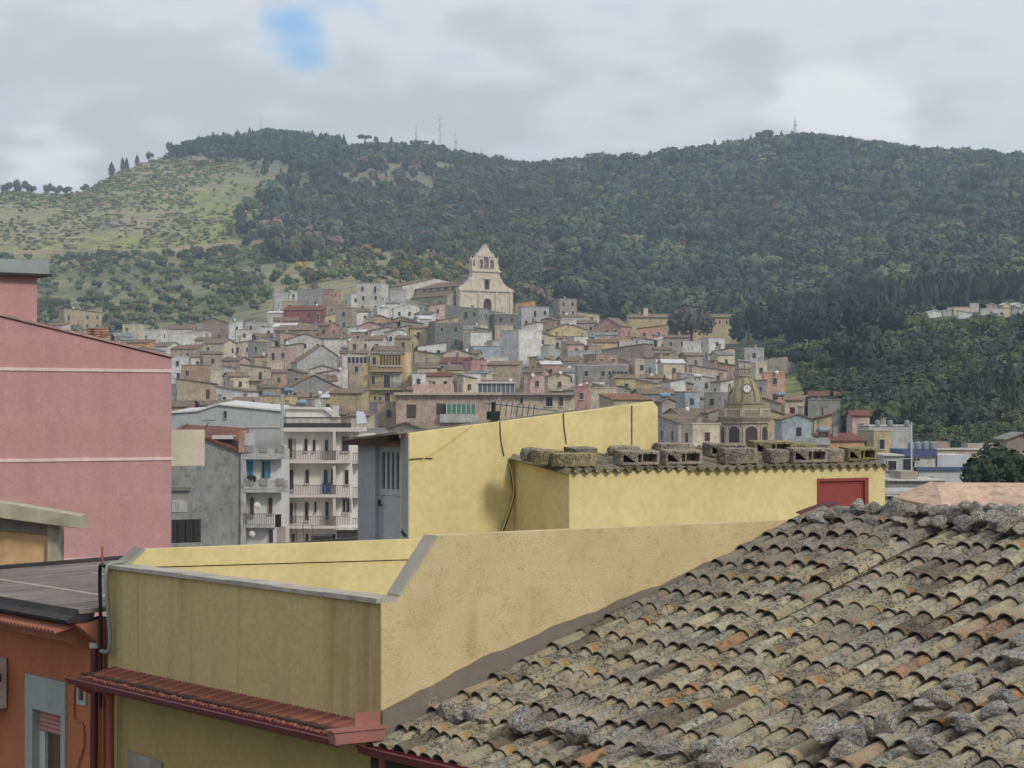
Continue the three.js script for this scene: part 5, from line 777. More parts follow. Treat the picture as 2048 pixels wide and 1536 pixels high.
// ================================================================ domed clock tower
{
  const D = 330, k = D / FPX, cx = 1489, g = thing('clock_tower', 'stone clock tower with ochre dome and round white clock face', 'clock tower', new THREE.Vector3((cx - PCX) * k, ground(cx, D), -D), 0.2), gy = g.position.y, Y = y => at(cx, y, D).y - gy;
  const st = rendered('#c4b8a6', 'stone', 0.01), oc = rendered('#a59b7c', 'streak', 0.01), dk = rendered('#9c907b', 'stone', 0.01);
  const oct = (r, y0, y1, m, nm, r2 = r) => { const c = new THREE.CylinderGeometry(r2 / Math.cos(Math.PI / 8), r / Math.cos(Math.PI / 8), y1 - y0, 8); c.rotateY(Math.PI / 8); c.translate(0, (y0 + y1) / 2, 0); const q = c.toNonIndexed(); q.computeVertexNormals(); return part(g, nm, uvm(q), m); };
  oct(3.15, -2, Y(846), st, 'belfry'); oct(3.42, Y(846), Y(841), st, 'cornice'); oct(3.6, Y(841), Y(837), dk, 'cornice'); oct(3.7, Y(837), Y(833), dk, 'cornice'); oct(3.2, Y(850), Y(848), dk, 'cornice');
  for (let f = 0; f < 8; f++) {
    const a = f * Math.PI / 4, s = new THREE.Shape(), w = 0.92, y0 = Y(905), y1 = Y(866); s.moveTo(-w, y0); s.lineTo(-w, y1); s.absarc(0, y1, w, Math.PI, 0, true); s.lineTo(w, y0); s.lineTo(-w, y0);
    const e = new THREE.ExtrudeGeometry(s, { depth: 0.06, bevelEnabled: false }); e.translate(0, 0, 3.14); e.rotateY(a); part(g, 'arch_opening', uvm(e), glassDark[2]);
    const ring = new THREE.TorusGeometry(w + 0.14, 0.16, 6, 16, Math.PI); ring.translate(0, y1, 3.2); ring.rotateY(a); part(g, 'arch_moulding', ring.toNonIndexed(), st);
    for (const sx of [-1.1, 1.1]) { const p = bx(sx - 0.18, sx + 0.18, -2, Y(851), 3.12, 3.36); p.rotateY(a); part(g, 'pilaster', p, st); }
    // balustrade over the cornice
    const L = []; for (let b = 0; b < 9; b++) { const x = -1.05 + b * 0.262; const c = new THREE.CylinderGeometry(0.075, 0.095, 0.9, 6); c.translate(x, Y(833) + 0.5, 3.4); L.push(c.toNonIndexed()); } const bl = join(L); bl.rotateY(a); part(g, 'balusters', bl, st);
    const rl = join([bx(-1.45, 1.45, Y(833) + 0.94, Y(833) + 1.14, 3.27, 3.53), bx(-1.45, 1.45, Y(833), Y(833) + 0.1, 3.27, 3.53)]); rl.rotateY(a); part(g, 'rail', rl, st); const po = bx(-0.28, 0.28, Y(833), Y(833) + 1.2, 3.46, 3.8); po.rotateY(a + Math.PI / 8); part(g, 'pedestal', po, st);
  }
  oct(2.5, Y(834), Y(806), oc, 'drum'); oct(2.66, Y(808), Y(804), dk, 'drum_cornice');
  const prof = []; for (let i = 0; i <= 12; i++) { const t = i / 12, y = lerp(Y(804), Y(754), t); prof.push(new THREE.Vector2(lerp(2.38, 0.85, Math.pow(t, 2.1)), y)); } prof.push(new THREE.Vector2(1.05, Y(753)), new THREE.Vector2(1.0, Y(750)), new THREE.Vector2(0, Y(749)));
  const dome = new THREE.LatheGeometry(prof, 16); part(g, 'dome', uvm(dome.toNonIndexed()), oc);
  for (let f = 0; f < 8; f++) { const a = f * Math.PI / 4 + Math.PI / 8, pts = []; for (let i = 0; i <= 8; i++) { const t = i / 8, r = lerp(2.42, 0.9, Math.pow(t, 2.1)); pts.push([Math.sin(a) * r, lerp(Y(804), Y(754), t), Math.cos(a) * r]); } part(g, 'dome_rib', tube(pts, 0.13, 16, 5), dk); }
  for (const a of [-0.12, -0.12 - Math.PI / 4 * 1.9]) {
    const r = 2.2, y = Y(777), face = new THREE.CylinderGeometry(0.62, 0.62, 0.1, 28); face.rotateX(Math.PI / 2); const rim = new THREE.TorusGeometry(0.66, 0.12, 8, 28); const hd = join([bx(-0.03, 0.03, -0.05, 0.42, 0.06, 0.08), bx(-0.28, 0.05, -0.03, 0.03, 0.06, 0.08)]);
    const back = new THREE.CylinderGeometry(0.78, 0.9, 0.9, 24); back.rotateX(Math.PI / 2); back.translate(0, 0, -0.48);
    const tk = join(Array.from({ length: 12 }, (_, i) => { const b = bx(-0.025, 0.025, 0.46, 0.57, 0.05, 0.07); b.rotateZ(i * Math.PI / 6); return b; }));
    const pl = q => { q.translate(0, y, r); q.rotateY(a); return q; };
    part(g, 'clock_surround', pl(back.toNonIndexed()), oc); const c = part(g, 'clock_face', pl(face.toNonIndexed()), clay('#e4e3e0', null, { roughness: 0.4 })); part(c, 'rim', pl(rim.toNonIndexed()), dk); part(c, 'hands', pl(hd), M.black); part(c, 'hour_marks', pl(tk), M.black);
  }
  for (let f = 0; f < 6; f++) { const a = f * Math.PI / 3; part(g, 'pinnacle', join([rod([Math.sin(a) * 0.85, Y(750), Math.cos(a) * 0.85], [Math.sin(a) * 0.85, Y(738), Math.cos(a) * 0.85], 0.1, 6, 0.07), rod([Math.sin(a) * 0.85, Y(738), Math.cos(a) * 0.85], [Math.sin(a) * 0.85, Y(733), Math.cos(a) * 0.85], 0.15, 6, 0.02)]), dk); }
  part(g, 'bell_frame', join([rod([0, Y(750), 0], [0, Y(728), 0], 0.06, 5), rod([-0.9, Y(739), 0], [0.9, Y(739), 0], 0.06, 5)]), railMat);
  boxes.push({ x0: 1437, x1: 1541, yt: 733, yb: 905, D: 325, hand: true });
}
// ================================================================ houses that stand out in the photograph
const HL = `594,643,578,606,grey,flat,grey,low grey flat-roofed house above the red house;643,679,579,606,brick,flat,grey,small terracotta block at the upper edge of the town
576,594,582,603,pale,flat,grey,tiny white cube house at the upper edge of the town;543,576,584,600,lgrey,flat,grey,narrow grey house on the town's upper corner
713,774,566,629,pale,flat,grey,tall three-storey pale house below the ridge of the town;775,812,580,612,lgrey,flat,grey,blank grey concrete block beside the tall pale house
566,661,610,640,red,gw,red,red house with red tiled roof on the upper slope;782,852,606,637,white,gd,white,house with broad white sheet roof below the church apse
744,777,612,635,white,gd,white,small white gabled house by the broad white roof;404,452,636,668,brown,gd,tile,brownish gabled house at the town's woodland edge
485,538,644,673,lgrey,flat,grey,grey flat house left of the long tiled roof;340,391,667,686,white,flat,white,long low white house past the pink building
546,670,649,668,tan,gw,tile,long house with grey-brown tiled roof under the red house;571,657,667,708,pale,gd,tile,pale gabled house with blue tarpaulin below the long roof
574,693,690,764,lgrey,gd,tile,big blank grey gabled house in the middle of the town;553,680,750,812,grey,gd,old,weathered grey gabled house with white door
693,726,722,788,tan,flat,grey,tan house with white veranda joined to the yellow one;406,441,738,772,cream,flat,pale,cream house with two tall windows near the pink building
441,497,744,780,cream,gw,tile,low cream house with a row of small windows;480,538,728,772,beige,sr,tile,beige house with dark recessed balcony
538,574,738,763,brick,sf,tile,small orange brick house against the grey gable;343,434,757,822,tan,sr,old,broad tan house with long sloping roof behind the white gable block
431,515,772,810,white,sr,tile,white house with sloping roof and pink side;518,589,792,815,yellow,flat,grey,low yellow house carrying water tanks
340,398,688,714,tan,sf,warm,house with faded orange tiled roof near the pink building;340,372,713,762,white,flat,white,white house showing past the pink building's edge
495,540,684,712,grey,flat,grey,grey house below the flat grey one;769,807,659,686,white,sl,grey,white house with slanted top left of the dark wall
718,772,670,692,pale,gw,tile,pale house with two windows under tiled roof;670,711,616,670,stone,flat,grey,olive stone tower house beside the red house
852,890,606,646,pink,sl,warm,pale pink house under the church with tan roof;922,977,617,662,grey,flat,grey,grey old wall house under the church front
977,1035,628,662,dgrey,flat,pale,dark concrete house with bright ledge below the church door;1035,1098,614,662,lgrey,flat,grey,light grey two-storey house right under the church
1032,1071,600,618,orange,sl,warm,small orange house behind the light grey one;1107,1154,598,642,stone,flat,grey,brown stone house topped by a low hut
1155,1200,622,642,cream,sr,tile,cream house with gently sloping roof near the pink gable;1000,1084,661,728,white,flat,white,tall blank white house in the heart of the town
926,983,665,694,white,flat,grey,white house with two windows before the blank white one;854,926,646,699,dgrey,flat,grey,dark grey old house below the pale pink one
1084,1174,647,689,yellow,gd,old,yellow house with gable and tiled roof beside the blank white house;1084,1107,690,722,lgrey,flat,grey,narrow grey house leaning on the blank white one
936,1000,693,715,blue,flat,grey,pale blue-grey low house beneath the blank white one;880,950,714,743,pink,gw,red,pink-white house with red tiled roof
925,972,720,743,rose,flat,red,rosy house with curved wall by the red roof;974,1045,721,764,tan,sf,tile,house with wide brown tiled roof below the blank white one
1055,1089,750,794,pink,flat,grey,pinkish square tower house;1089,1141,745,794,beige,gd,tile,beige house with balcony next to the pinkish tower house
914,953,750,794,cream,sr,grey,cream house with brown shutters above the long pink house;823,852,747,777,white,flat,grey,white house with green door beside the yellow balcony house
849,904,745,774,beige,gw,red,beige house with red tiled roof above the long pink house;828,888,700,722,tan,sr,old,tan low house with slanted roof behind the yellow balcony house
1188,1265,635,691,rose,gd,tile,large pink gabled house on the town's crest;1276,1333,650,695,salmon,sl,red,salmon house with flat slanted top beside the pink gable
1255,1306,629,650,white,flat,white,white upper house behind the pink gable;1204,1310,687,730,brown,sl,grey,brown stone retaining house below the pink gable
1153,1257,731,770,grey,flat,white,long grey house with white fascia and a strip of windows;1153,1178,773,802,rose,flat,rose,little red-pink box house under the white fascia
1272,1329,757,781,yellow,sr,grey,small yellowish house among grey roofs;1352,1400,784,824,blue,flat,brick,blue-grey house with rusty balcony near the clock tower
1354,1430,745,769,lgrey,sr,white,house with pale blue-grey sheet roof left of the dome;1360,1407,705,732,stone,gw,tile,olive stone house above the pale sheet roof
1317,1345,796,834,stone,gd,old,ruined stone gable behind the stair tower;1319,1430,829,873,lilac,sf,old,grey-lilac house with brown tiled roof above the cement blocks
1366,1440,848,886,cream,flat,cream,cream house with dark red windows next to the clock tower;1403,1450,676,710,white,flat,rose,white and rose house on the crest by the dark trees
1490,1530,697,724,lgrey,flat,white,grey-white house at the town's far corner;1509,1531,725,740,cream,flat,white,tiny cream house under the far corner house
1528,1571,744,804,salmon,flat,cream,pinkish cream tall house beside the dome;1507,1538,761,800,grey,flat,dgrey,grey house with balcony tucked behind the dome
1570,1617,791,822,cream,sf,tile,cream house with two dark red windows past the dome;1617,1680,783,803,beige,gw,red,house with red tiled roof at the edge of the bushes
1617,1690,800,828,grey,flat,grey,grey house with blue awning at the edge of the bushes;1556,1627,828,882,blue,gd,tile,white and blue-grey gabled house beside the clock tower
1628,1667,828,867,ochre,sl,red,ochre house with narrow red roof;1703,1739,821,852,pink,gw,red,pinkish house at the tip of the town
1635,1730,868,908,orange,sf,red,orange house with red roof behind the corrugated roof;1729,1778,861,912,ochre,flat,pale,ochre walled house with pale pier
1731,1823,852,912,lgrey,flat,white,big pale warehouse at the foot of the bushy slope;110,200,616,668,tan,sr,warm,old tan house above the pink building's roof
158,203,612,650,stone,sl,old,ruined tan gable by the old tan house;244,284,649,672,cream,flat,pale,cream flat house behind the pink building
253,306,678,694,orange,sf,warm,orange tiled house behind the pink building;284,331,660,690,white,flat,white,white house behind the pink building's slope
331,390,650,668,pale,gw,old,pale house at the wood's edge beyond the pink building;452,486,640,664,white,sl,white,white house at the wood's edge`;
const cvt = { red: 'red', tile: 'tile', old: 'old', warm: 'warm', white: 'white', grey: 'grey', pale: 'white' };
for (const e of HL.split(/;|\n/)) {
  const [x0, x1, yt, yb, col, roof, cover, label] = e.split(','); const o = { x0: +x0, x1: +x1, yt: +yt, yb: +yb, col, roof, cover: cvt[cover] ?? 'grey', trim: roof === 'flat' ? (PAL[cover] ? cover : 'grey') : null, label: label.replace(/ left of /, ' beside ').replace(/ right under /, ' just under ') };
  if (/blank|big blank/.test(label)) { o.cols = 0; } if (/white door|retaining|warehouse|ruined/.test(label)) o.cols = 0; if (/three-storey/.test(label)) o.rows = 3; if (/dark red windows/.test(label)) { o.shut = '#54211f'; o.all = true; } if (/green door|green/.test(label)) o.shut = '#27493a'; if (/balcony/.test(label)) o.bal = true; if (/brown shutters/.test(label)) { o.shut = '#5a3c2c'; o.all = true; } if (/gable|gd/.test(roof + label) && /big|large|weathered/.test(label)) { o.yaw = /pink/.test(label) ? -0.45 : 0.25; o.rise = /big/.test(label) ? 4 : 2.6; } if (/blank white/.test(label) && /tall/.test(label)) o.yaw = 0.75;
  const h = house(o);
  if (/strip of windows/.test(label)) { for (let k = 0; k < 5; k++) win(h, 1.5 + k * 0.9, h.info.top - h.info.gy - 1.7, 0.03, 0.6, 0.9, 0, glassDark[0]); }
}
// the tall yellow house, the long pink house and the cream range, with their own details
{
  const g = flat('yellow_balcony_house', 'yellow three-storey house with balconies, brown louvred loggia and rounded corner', 'house', 774, 470), y = rendered('#c6ab78', 'old', 0.01), y2 = rendered('#d0b98c', 'old', 0.01);
  strip(g, 'wall', 740, 808, 706, 860, -9, 0, y); strip(g, 'side_wall', 726, 740, 726, 860, -9, -0.6, y2); { const a = g.px(808, 860), b = g.px(808, 704), c = new THREE.CylinderGeometry(1.5, 1.5, b[1] - a[1], 16); c.translate(a[0], (a[1] + b[1]) / 2, -1.52); part(g, 'rounded_corner', uvm(c.toNonIndexed()), y2); }
  strip(g, 'roof_slab', 738, 811, 703, 707, -9, 0.4, W('stone')); for (let k = 0; k < 7; k++) opening(g, 761 + k * 6, 764.5 + k * 6, 709, 731, glassDark[3], 0, false, 'louvre'); strip(g, 'loggia_frame', 759, 804, 731, 734, 0, 0.25, frameMat); strip(g, 'loggia_frame', 759, 804, 706, 709, 0, 0.25, frameMat);
  for (const [a, b, c, d] of [[745, 752, 714, 729], [743, 750, 752, 768], [768, 780, 750, 775], [748, 753, 792, 800], [758, 763, 793, 801]]) opening(g, a, b, c, d, glassDark[1]); opening(g, 787, 802, 748, 776, W('lgrey'), 0, true, 'shutter'); opening(g, 770, 780, 786, 806, glassDark[3], 0, true, 'door');
  for (const [f, r] of [[777, 765], [741, 733]]) balcony(g, 742, 806, f, r, 0, 1.2, W('ochre'), railMat); boxes.push({ x0: 726, x1: 822, yt: 702, yb: 806, D: 465, hand: true });
  strip(g, 'veranda', 692, 737, 711, 728, -4, -0.8, frameMat); for (let k = 0; k < 5; k++) opening(g, 695 + k * 8, 701 + k * 8, 714, 726, glassDark[1], -0.8, false);
}
{
  const g = flat('long_pink_house', 'long pinkish house with brown doors and green glazed veranda below the cream range', 'house', 872, 345), wl = rendered('#c0a898', 'old', 0.01), gr = clay('#4f7f6c', null, { roughness: 0.2 });
  strip(g, 'wall', 792, 1000, 790, 900, -9, 0, wl); strip(g, 'roof_slab', 788, 1003, 785, 790, -9, 0.8, W('beige')); strip(g, 'upper_wall', 825, 905, 768, 785, -8, -2, W('pink'));
  for (const [a, b, c, d] of [[814, 832, 809, 836], [873, 891, 807, 830]]) opening(g, a, b, c, d, glassDark[3], 0, false, 'door');
  const v = strip(g, 'veranda', 893, 952, 808, 828, 0, 0.9, gr); for (let k = 0; k < 7; k++) strip(g, 'mullion', 893 + k * 9.6, 894.6 + k * 9.6, 807, 828, 0.9, 1.0, frameMat, v); strip(g, 'veranda_base', 880, 956, 828, 845, 0, 1.0, W('lgrey'));
  boxes.push({ x0: 792, x1: 1000, yt: 785, yb: 850, D: 340, hand: true });
  const h = flat('cream_range', 'cream range with white framed glass veranda behind the toppled aerial', 'house', 1000, 372); strip(h, 'wall', 954, 1150, 789, 880, -9, 0, W('beige')); strip(h, 'roof_slab', 950, 1152, 786, 790, -9, 1, W('stone')); const vv = strip(h, 'veranda', 955, 1030, 767, 786, -3, 0, clay('#5c6a70', null, { roughness: 0.15 })); strip(h, 'veranda_roof', 952, 1033, 763, 767, -3.2, 0.4, frameMat); for (let k = 0; k < 9; k++) strip(h, 'mullion', 955 + k * 9.2, 956.6 + k * 9.2, 767, 786, 0, 0.1, frameMat, vv);
  opening(h, 1040, 1046, 796, 806, glassDark[0]); opening(h, 1092, 1105, 794, 812, glassDark[0]); opening(h, 1118, 1126, 794, 812, glassDark[3]); boxes.push({ x0: 954, x1: 1150, yt: 764, yb: 850, D: 368, hand: true });
}
{
  const g = flat('cream_convent', 'long cream building with tiled roof on the crest behind the leafless tree', 'building', 1370, 740); strip(g, 'wall', 1258, 1478, 632, 700, -10, 0, rendered('#c9b68d', 'old')); const f = (x, y, z) => [...g.px(x, y), z]; part(g, 'roof', slab(f(1254, 634, 0.5), f(1481, 634, 0.5), f(1470, 626, -6), f(1266, 626, -6), 0.25), roofMat.old); strip(g, 'bell_gable', 1288, 1297, 616, 632, -3, -2, W('cream')); for (let k = 0; k < 4; k++) opening(g, 1424 + k * 14, 1427 + k * 14, 641, 648, glassDark[1], 0, false); boxes.push({ x0: 1258, x1: 1478, yt: 622, yb: 660, D: 735, hand: true });
}
// ================================================================ buildings past the corrugated roof
{
  const g = flat('white_blue_block', 'white block with blue band and row of tanks beside the big pine', 'building', 1880, 235), wl = rendered('#cdcdd0', 'render'), bl = rendered('#56618a', 'render');
  strip(g, 'wall', 1838, 1941, 940, 1100, -9, 0, wl); strip(g, 'blue_band', 1832, 1941, 934, 940, -9, 0.3, bl); strip(g, 'upper_wall', 1876, 1941, 910, 934, -9, -0.6, wl); strip(g, 'stair_wall', 1826, 1874, 913, 934, -9, -0.5, W('pale')); strip(g, 'blue_roof', 1808, 1875, 899, 913, -9, -0.2, bl); strip(g, 'porch', 1802, 1830, 916, 944, -4, -0.5, W('lgrey'));
  for (const [a, b, c, d] of [[1855, 1860, 953, 960], [1862, 1867, 953, 960], [1826, 1832, 916, 922], [1834, 1839, 916, 922], [1806, 1822, 918, 940]]) opening(g, a, b, c, d, glassDark[1]); strip(g, 'grille', 1874, 1876, 908, 932, -0.6, -0.4, railMat); boxes.push({ x0: 1802, x1: 1941, yt: 897, yb: 1000, D: 230, hand: true });
  for (const x of [1822, 1836, 1851, 1866]) tank(x, 899, 232, 'up', 'upright grey-blue tank in the row on the blue roof', 0.66);
  const p = thing('pole', 'thin tall pole standing by the blue roof with tanks', 'pole', at(1823, 900, 228)); part(p, 'shaft', rod([0, -10, 0], [0, 2.8, 0], 0.08, 8), W('pale'));
  for (const x of [1755, 1780, 1814]) tank(x, 852, 285, 'up', 'round tank on the roof edge of the pale warehouse', 0.6);
  const low = (n, lb, x0, x1, y0, y1, D, c, extra) => { const q = flat(n, lb, 'building', (x0 + x1) / 2, D); strip(q, 'wall', x0, x1, y0, 1150, -6, 0, W(c)); strip(q, 'coping', x0 - 2, x1 + 2, y0 - 3, y0, -6, 0.2, W('pale')); if (extra) extra(q); };
  low('low_building', 'low grey building with railing just past the corrugated roof', 1768, 1806, 912, 960, 180, 'lgrey', q => { opening(q, 1776, 1792, 922, 940, glassDark[1]); });
  low('low_building', 'stone-grey stepped roof below the white and blue block', 1776, 1890, 962, 1000, 130, 'grey', q => { strip(q, 'vault', 1808, 1842, 944, 962, -5, -1, W('stone')); strip(q, 'stair_head', 1850, 1890, 968, 985, -1, 0.2, W('pale')); });
  low('arcade_wall', 'white parapet with a row of small dark openings behind the ridge stones', 1770, 1905, 992, 1030, 95, 'pale', q => { for (let k = 0; k < 12; k++) opening(q, 1776 + k * 8, 1781 + k * 8, 994, 999, M.dark, 0, false); strip(q, 'roof_sheet', 1768, 1908, 983, 988, -5, 0.1, W('lgrey')); });
  low('low_building', 'building with rubble-covered flat roof under the bushy slope', 1874, 2060, 900, 960, 262, 'beige', q => { strip(q, 'wing', 1950, 2060, 888, 900, -8, -4, W('stone')); strip(q, 'hut', 1872, 1910, 884, 905, -6, -3, W('brown')); });
  { const q = flat('grey_roof_hut', 'dark timber hut with grey pitched roof above the pine', 'hut', 2038, 240); part(q, 'wall', prism([q.px(2014, 905), q.px(2080, 905), q.px(2080, 876), q.px(2044, 866), q.px(2014, 876)], -6, 0), W('brown')); part(q, 'roof', join([slab([...q.px(2008, 878), 0.4], [...q.px(2046, 864), 0.4], [...q.px(2046, 864), -6], [...q.px(2008, 878), -6], 0.15), slab([...q.px(2046, 864), 0.4], [...q.px(2088, 878), 0.4], [...q.px(2088, 878), -6], [...q.px(2046, 864), -6], 0.15)]), roofMat.grey); }
  { const q = flat('salmon_roof_house', 'house with broad salmon tiled hip roof beyond the ridge stones', 'house', 2000, 70), f = (x, y, z) => [...q.px(x, y), z]; part(q, 'roof', join([slab(f(1868, 1012, 1.5), f(2300, 1030, 1.5), f(2240, 976, -5), f(1934, 974, -5), 0.12), slab(f(1868, 1012, 1.5), f(1934, 974, -5), f(1934, 974, -6), f(1850, 1008, -6), 0.12)]), clay('#d6b59c', 'old')); part(q, 'wall', bx(q.px(1880, 1000)[0], q.px(2280, 1000)[0], 0, q.px(1900, 1012)[1] - 0.3, -6, 1), W('salmon')); }
}
// cemetery chapels and walls under the cypress belt
{
  const list = [[1832, 1866, 628, 640, 'cream', 'sl'], [1856, 1884, 622, 636, 'white', 'gd'], [1884, 1918, 629, 652, 'lilac', 'sl'], [1918, 1948, 634, 652, 'white', 'sr'], [1944, 1958, 616, 634, 'pale', 'flat'], [1974, 2002, 610, 628, 'beige', 'gd'], [2004, 2022, 612, 626, 'cream', 'gd'], [2022, 2046, 608, 626, 'pale', 'gd'], [1962, 1988, 634, 656, 'pale', 'flat'], [1989, 2006, 634, 656, 'white', 'flat'], [2007, 2024, 634, 656, 'cream', 'flat'], [2025, 2052, 628, 654, 'lilac', 'sr'], [2046, 2080, 610, 640, 'white', 'gd'], [1900, 1944, 622, 634, 'beige', 'flat']];
  const nm = { cream: 'cream', white: 'white', lilac: 'grey-lilac', pale: 'pale', beige: 'beige' }, rf = { sl: 'slanting roof', sr: 'sloping roof', gd: 'little gable', flat: 'flat top' };
  list.forEach(([x0, x1, yt, yb, col, roof], i) => house({ x0, x1, yt, yb, col, roof, cover: 'white', D: yt < 620 ? 690 : yt < 630 ? 672 : 648, cols: 0, chim: false, aerial: false, dish: false, name: 'cemetery_chapel', cat: 'chapel', group: 'cemetery chapels', dep: 5, label: `${nm[col]} cemetery chapel with ${rf[roof]} under the dark cypress belt` }));
  for (const [x, y0, y1, D] of [[1725, 671, 684, 560], [1826, 656, 686, 560], [1833, 655, 690, 552], [1904, 646, 688, 556], [1752, 676, 684, 560], [1615, 680, 704, 545]]) { const a = at(x, y1, D), b = at(x, y0, D), t = thing('street_lamp', 'thin pale lamp post along the valley road', 'lamp post', new THREE.Vector3(a.x, ground(x, D), -D), 0, 'lamp posts along the valley road'), h = b.y - ground(x, D); part(t, 'post', rod([0, -0.5, 0], [0, h, 0], 0.07, 6, 0.05), W('pale')); part(t, 'arm', join([rod([0, h - 0.1, 0], [-0.5, h + 0.05, 0], 0.04, 5), bx(-0.75, -0.4, h, h + 0.1, -0.1, 0.1)]), W('white')); }
  const wall = flat('stone_wall', 'pale dry-stone retaining wall curving under the trees past the town', 'wall', 1570, 520); part(wall, 'wall_face', prism([wall.px(1520, 760), wall.px(1604, 740), wall.px(1604, 711), wall.px(1545, 716), wall.px(1520, 724)], -1.5, 0), W('stone'));
}
// ================================================================ the rest of the town, stepping up the hill
{
  const SK = [[90, 642], [200, 652], [260, 660], [350, 664], [480, 656], [540, 612], [600, 594], [680, 590], [720, 582], [830, 606], [850, 612], [920, 622], [1030, 622], [1160, 626], [1260, 640], [1350, 662], [1440, 690], [1530, 722], [1600, 785], [1700, 826], [1760, 856], [1840, 890]], sky = x => { let i = 0; while (i < SK.length - 2 && x > SK[i + 1][0]) i++; return lerp(SK[i][1], SK[i + 1][1], clamp((x - SK[i][0]) / (SK[i + 1][0] - SK[i][0]))); };
  const nearTop = x => x < 343 ? 640 + x * 0.22 : x < 562 ? 815 : x < 705 ? 860 : x < 1316 ? 866 - (x - 705) * 0.1 : x < 1770 ? 892 : 1000;
  const cand = [];
  for (let D = 262; D < 860; D += 6 + D * 0.014) for (let x = 80 + rr(0, 40); x < 1850;) {
    const Wm = rr(4.5, 8.8), w = Wm * FPX / D, H = rr(4, 6.8) + (rnd() < 0.2 ? 2 : 0), xc = x + w / 2, gy = ground(xc, D), yt = rowOf(gy + H, D), yb = Math.min(rowOf(gy + 0.5, D), yt + rr(28, 46)); const q = { x0: x, x1: x + w, yt, yb, D, fill: true }; x += w * rr(0.9, 1.06);
    if (yt < sky(xc) || xc > 1560 && D > 420 || D < 330 && xc < 790) continue; if (yt > nearTop(xc) + 4) continue;
    let bad = false; for (const b of boxes) { const ox = Math.min(b.x1, q.x1) - Math.max(b.x0, q.x0), oy = Math.min(b.yb, yb + 30) - Math.max(b.yt, yt); if (ox <= 0) continue; if (Math.abs(b.D - D) < 7 && ox > 8) { bad = true; break; } if (D < b.D && oy > 0 && ox * oy > (b.g ? 0.3 : 0.04) * (b.x1 - b.x0) * (b.yb - b.yt)) { bad = true; break; } }
    if (!bad) cand.push(q);
  }
  // drop what would stand wholly behind others
  const all = [...boxes.map(b => ({ ...b })), ...cand].sort((a, b) => a.D - b.D), zb = new Set(); for (const b of all) { let vis = 0; for (let X = Math.round(b.x0 / 4); X < b.x1 / 4; X++) for (let Y = Math.round(b.yt / 4); Y < (b.fill ? (b.yb + 60) : b.yb + 12) / 4; Y++) { const k = X * 4096 + Y; if (zb.has(k)) continue; if (Y * 4 < nearTop(X * 4)) vis++; zb.add(k); } b.vis = vis; }
  const fills = all.filter(b => b.fill && b.vis > 14); console.log('fill houses', fills.length, 'of', cand.length);
  const cols = ['pale', 'pale', 'beige', 'grey', 'lgrey', 'cream', 'tan', 'stone', 'white', 'beige', 'yellow', 'grey', 'stone', 'pink', 'white', 'cream', 'ochre', 'pale', 'brick', 'tan'], cn = { pale: 'pale', beige: 'beige', grey: 'grey', lgrey: 'light grey', cream: 'cream', tan: 'tan', stone: 'stone-coloured', white: 'white', pink: 'pinkish', yellow: 'yellowish', brick: 'brick-red', ochre: 'ochre', dgrey: 'dark grey', brown: 'brown' };
  const rn = { flat: 'flat roof', gw: 'tiled pitched roof', gd: 'tiled gable', sf: 'tiled lean-to roof', sl: 'slanting roof', sr: 'sloping roof' }, hands = boxes.filter(b => b.g?.info?.label && b.hand && !/cemetery/.test(b.g.info.label)), used = {};
  for (const f of fills) {
    const col = pick(cols), roof = pick(['flat', 'flat', 'gw', 'sf', 'sf', 'gd', 'sl', 'sr', 'gw']), cover = roof === 'flat' ? 'grey' : pick(['tile', 'old', 'tile', 'old', 'warm', 'old', 'grey', 'old', 'white']); let best = null, bd = 1e9; for (const b of hands) { const dx = ((b.x0 + b.x1) - (f.x0 + f.x1)) / 2, dy = b.yt - f.yt, d = Math.hypot(dx, dy * 1.6); if (d < bd) { bd = d; best = b; } }
    const words = best.g.info.label.split(' ').slice(0, 8); while (/^(with|on|the|by|at|in|of|and|a|under|below|above|beside|past|behind|before|near|house's|next|to|two|town's)$/.test(words[words.length - 1])) words.pop();
    const rel = f.D < best.D - 14 ? 'in front of' : f.D > best.D + 14 ? 'behind' : 'beside'; let label = `${cn[col]} house with ${rn[roof]} ${rel} the ${words.join(' ')}`.split(' ').slice(0, 16).join(' '); label = label.replace(/ (with|on|the|by|at|in|of|and|a|under|below|above|beside|past|behind)$/, '');
    house({ ...f, col, roof, cover, label, group: 'houses of the hill town', hm: 5 });
  }
}
// tanks on the town's roofs
{
  const T = [[416, 714, 'grey', 'grey tank on the roof past the faded orange tiles'], [534, 794, 'grey', 'grey lying tank on the low yellow house'], [577, 786, 'blue', 'pale blue lying tank before the weathered grey gable'], [603, 812, 'blue', 'blue lying tank behind the apartment block attic'], [468, 622, 'blue', 'blue tank on the woodland edge roofs'], [1183, 680, 'grey', 'upright blue-grey tank beside the large pink gable'], [1080, 728, 'grey', 'grey tank at the foot of the blank white house'], [1330, 792, 'blue', 'blue tank above the ruined stone gable'], [1560, 806, 'grey', 'dark tank by the cream house past the dome'], [1647, 872, 'grey', 'grey tank on the orange house roof'], [1093, 812, 'blue', 'blue tank under the cream range veranda'], [690, 700, 'grey', 'small grey tank beside the big blank gable'], [1310, 668, 'grey', 'grey tank by the salmon house'], [1395, 752, 'white', 'white tank on the pale sheet roof']];
  for (const [x, y, k, l] of T) { let b = null; for (const q of boxes) if (x >= q.x0 - 4 && x <= q.x1 + 4 && Math.abs(q.yt - y) < 30 && (!b || Math.abs(q.yt - y) < Math.abs(b.yt - y))) b = q; const D = b ? b.D + 2 : 450; const py = b && b.g ? rowOf(b.g.info.top - 0.1, D) : y; tank(x, py, D, k, l, 0.8); }
}
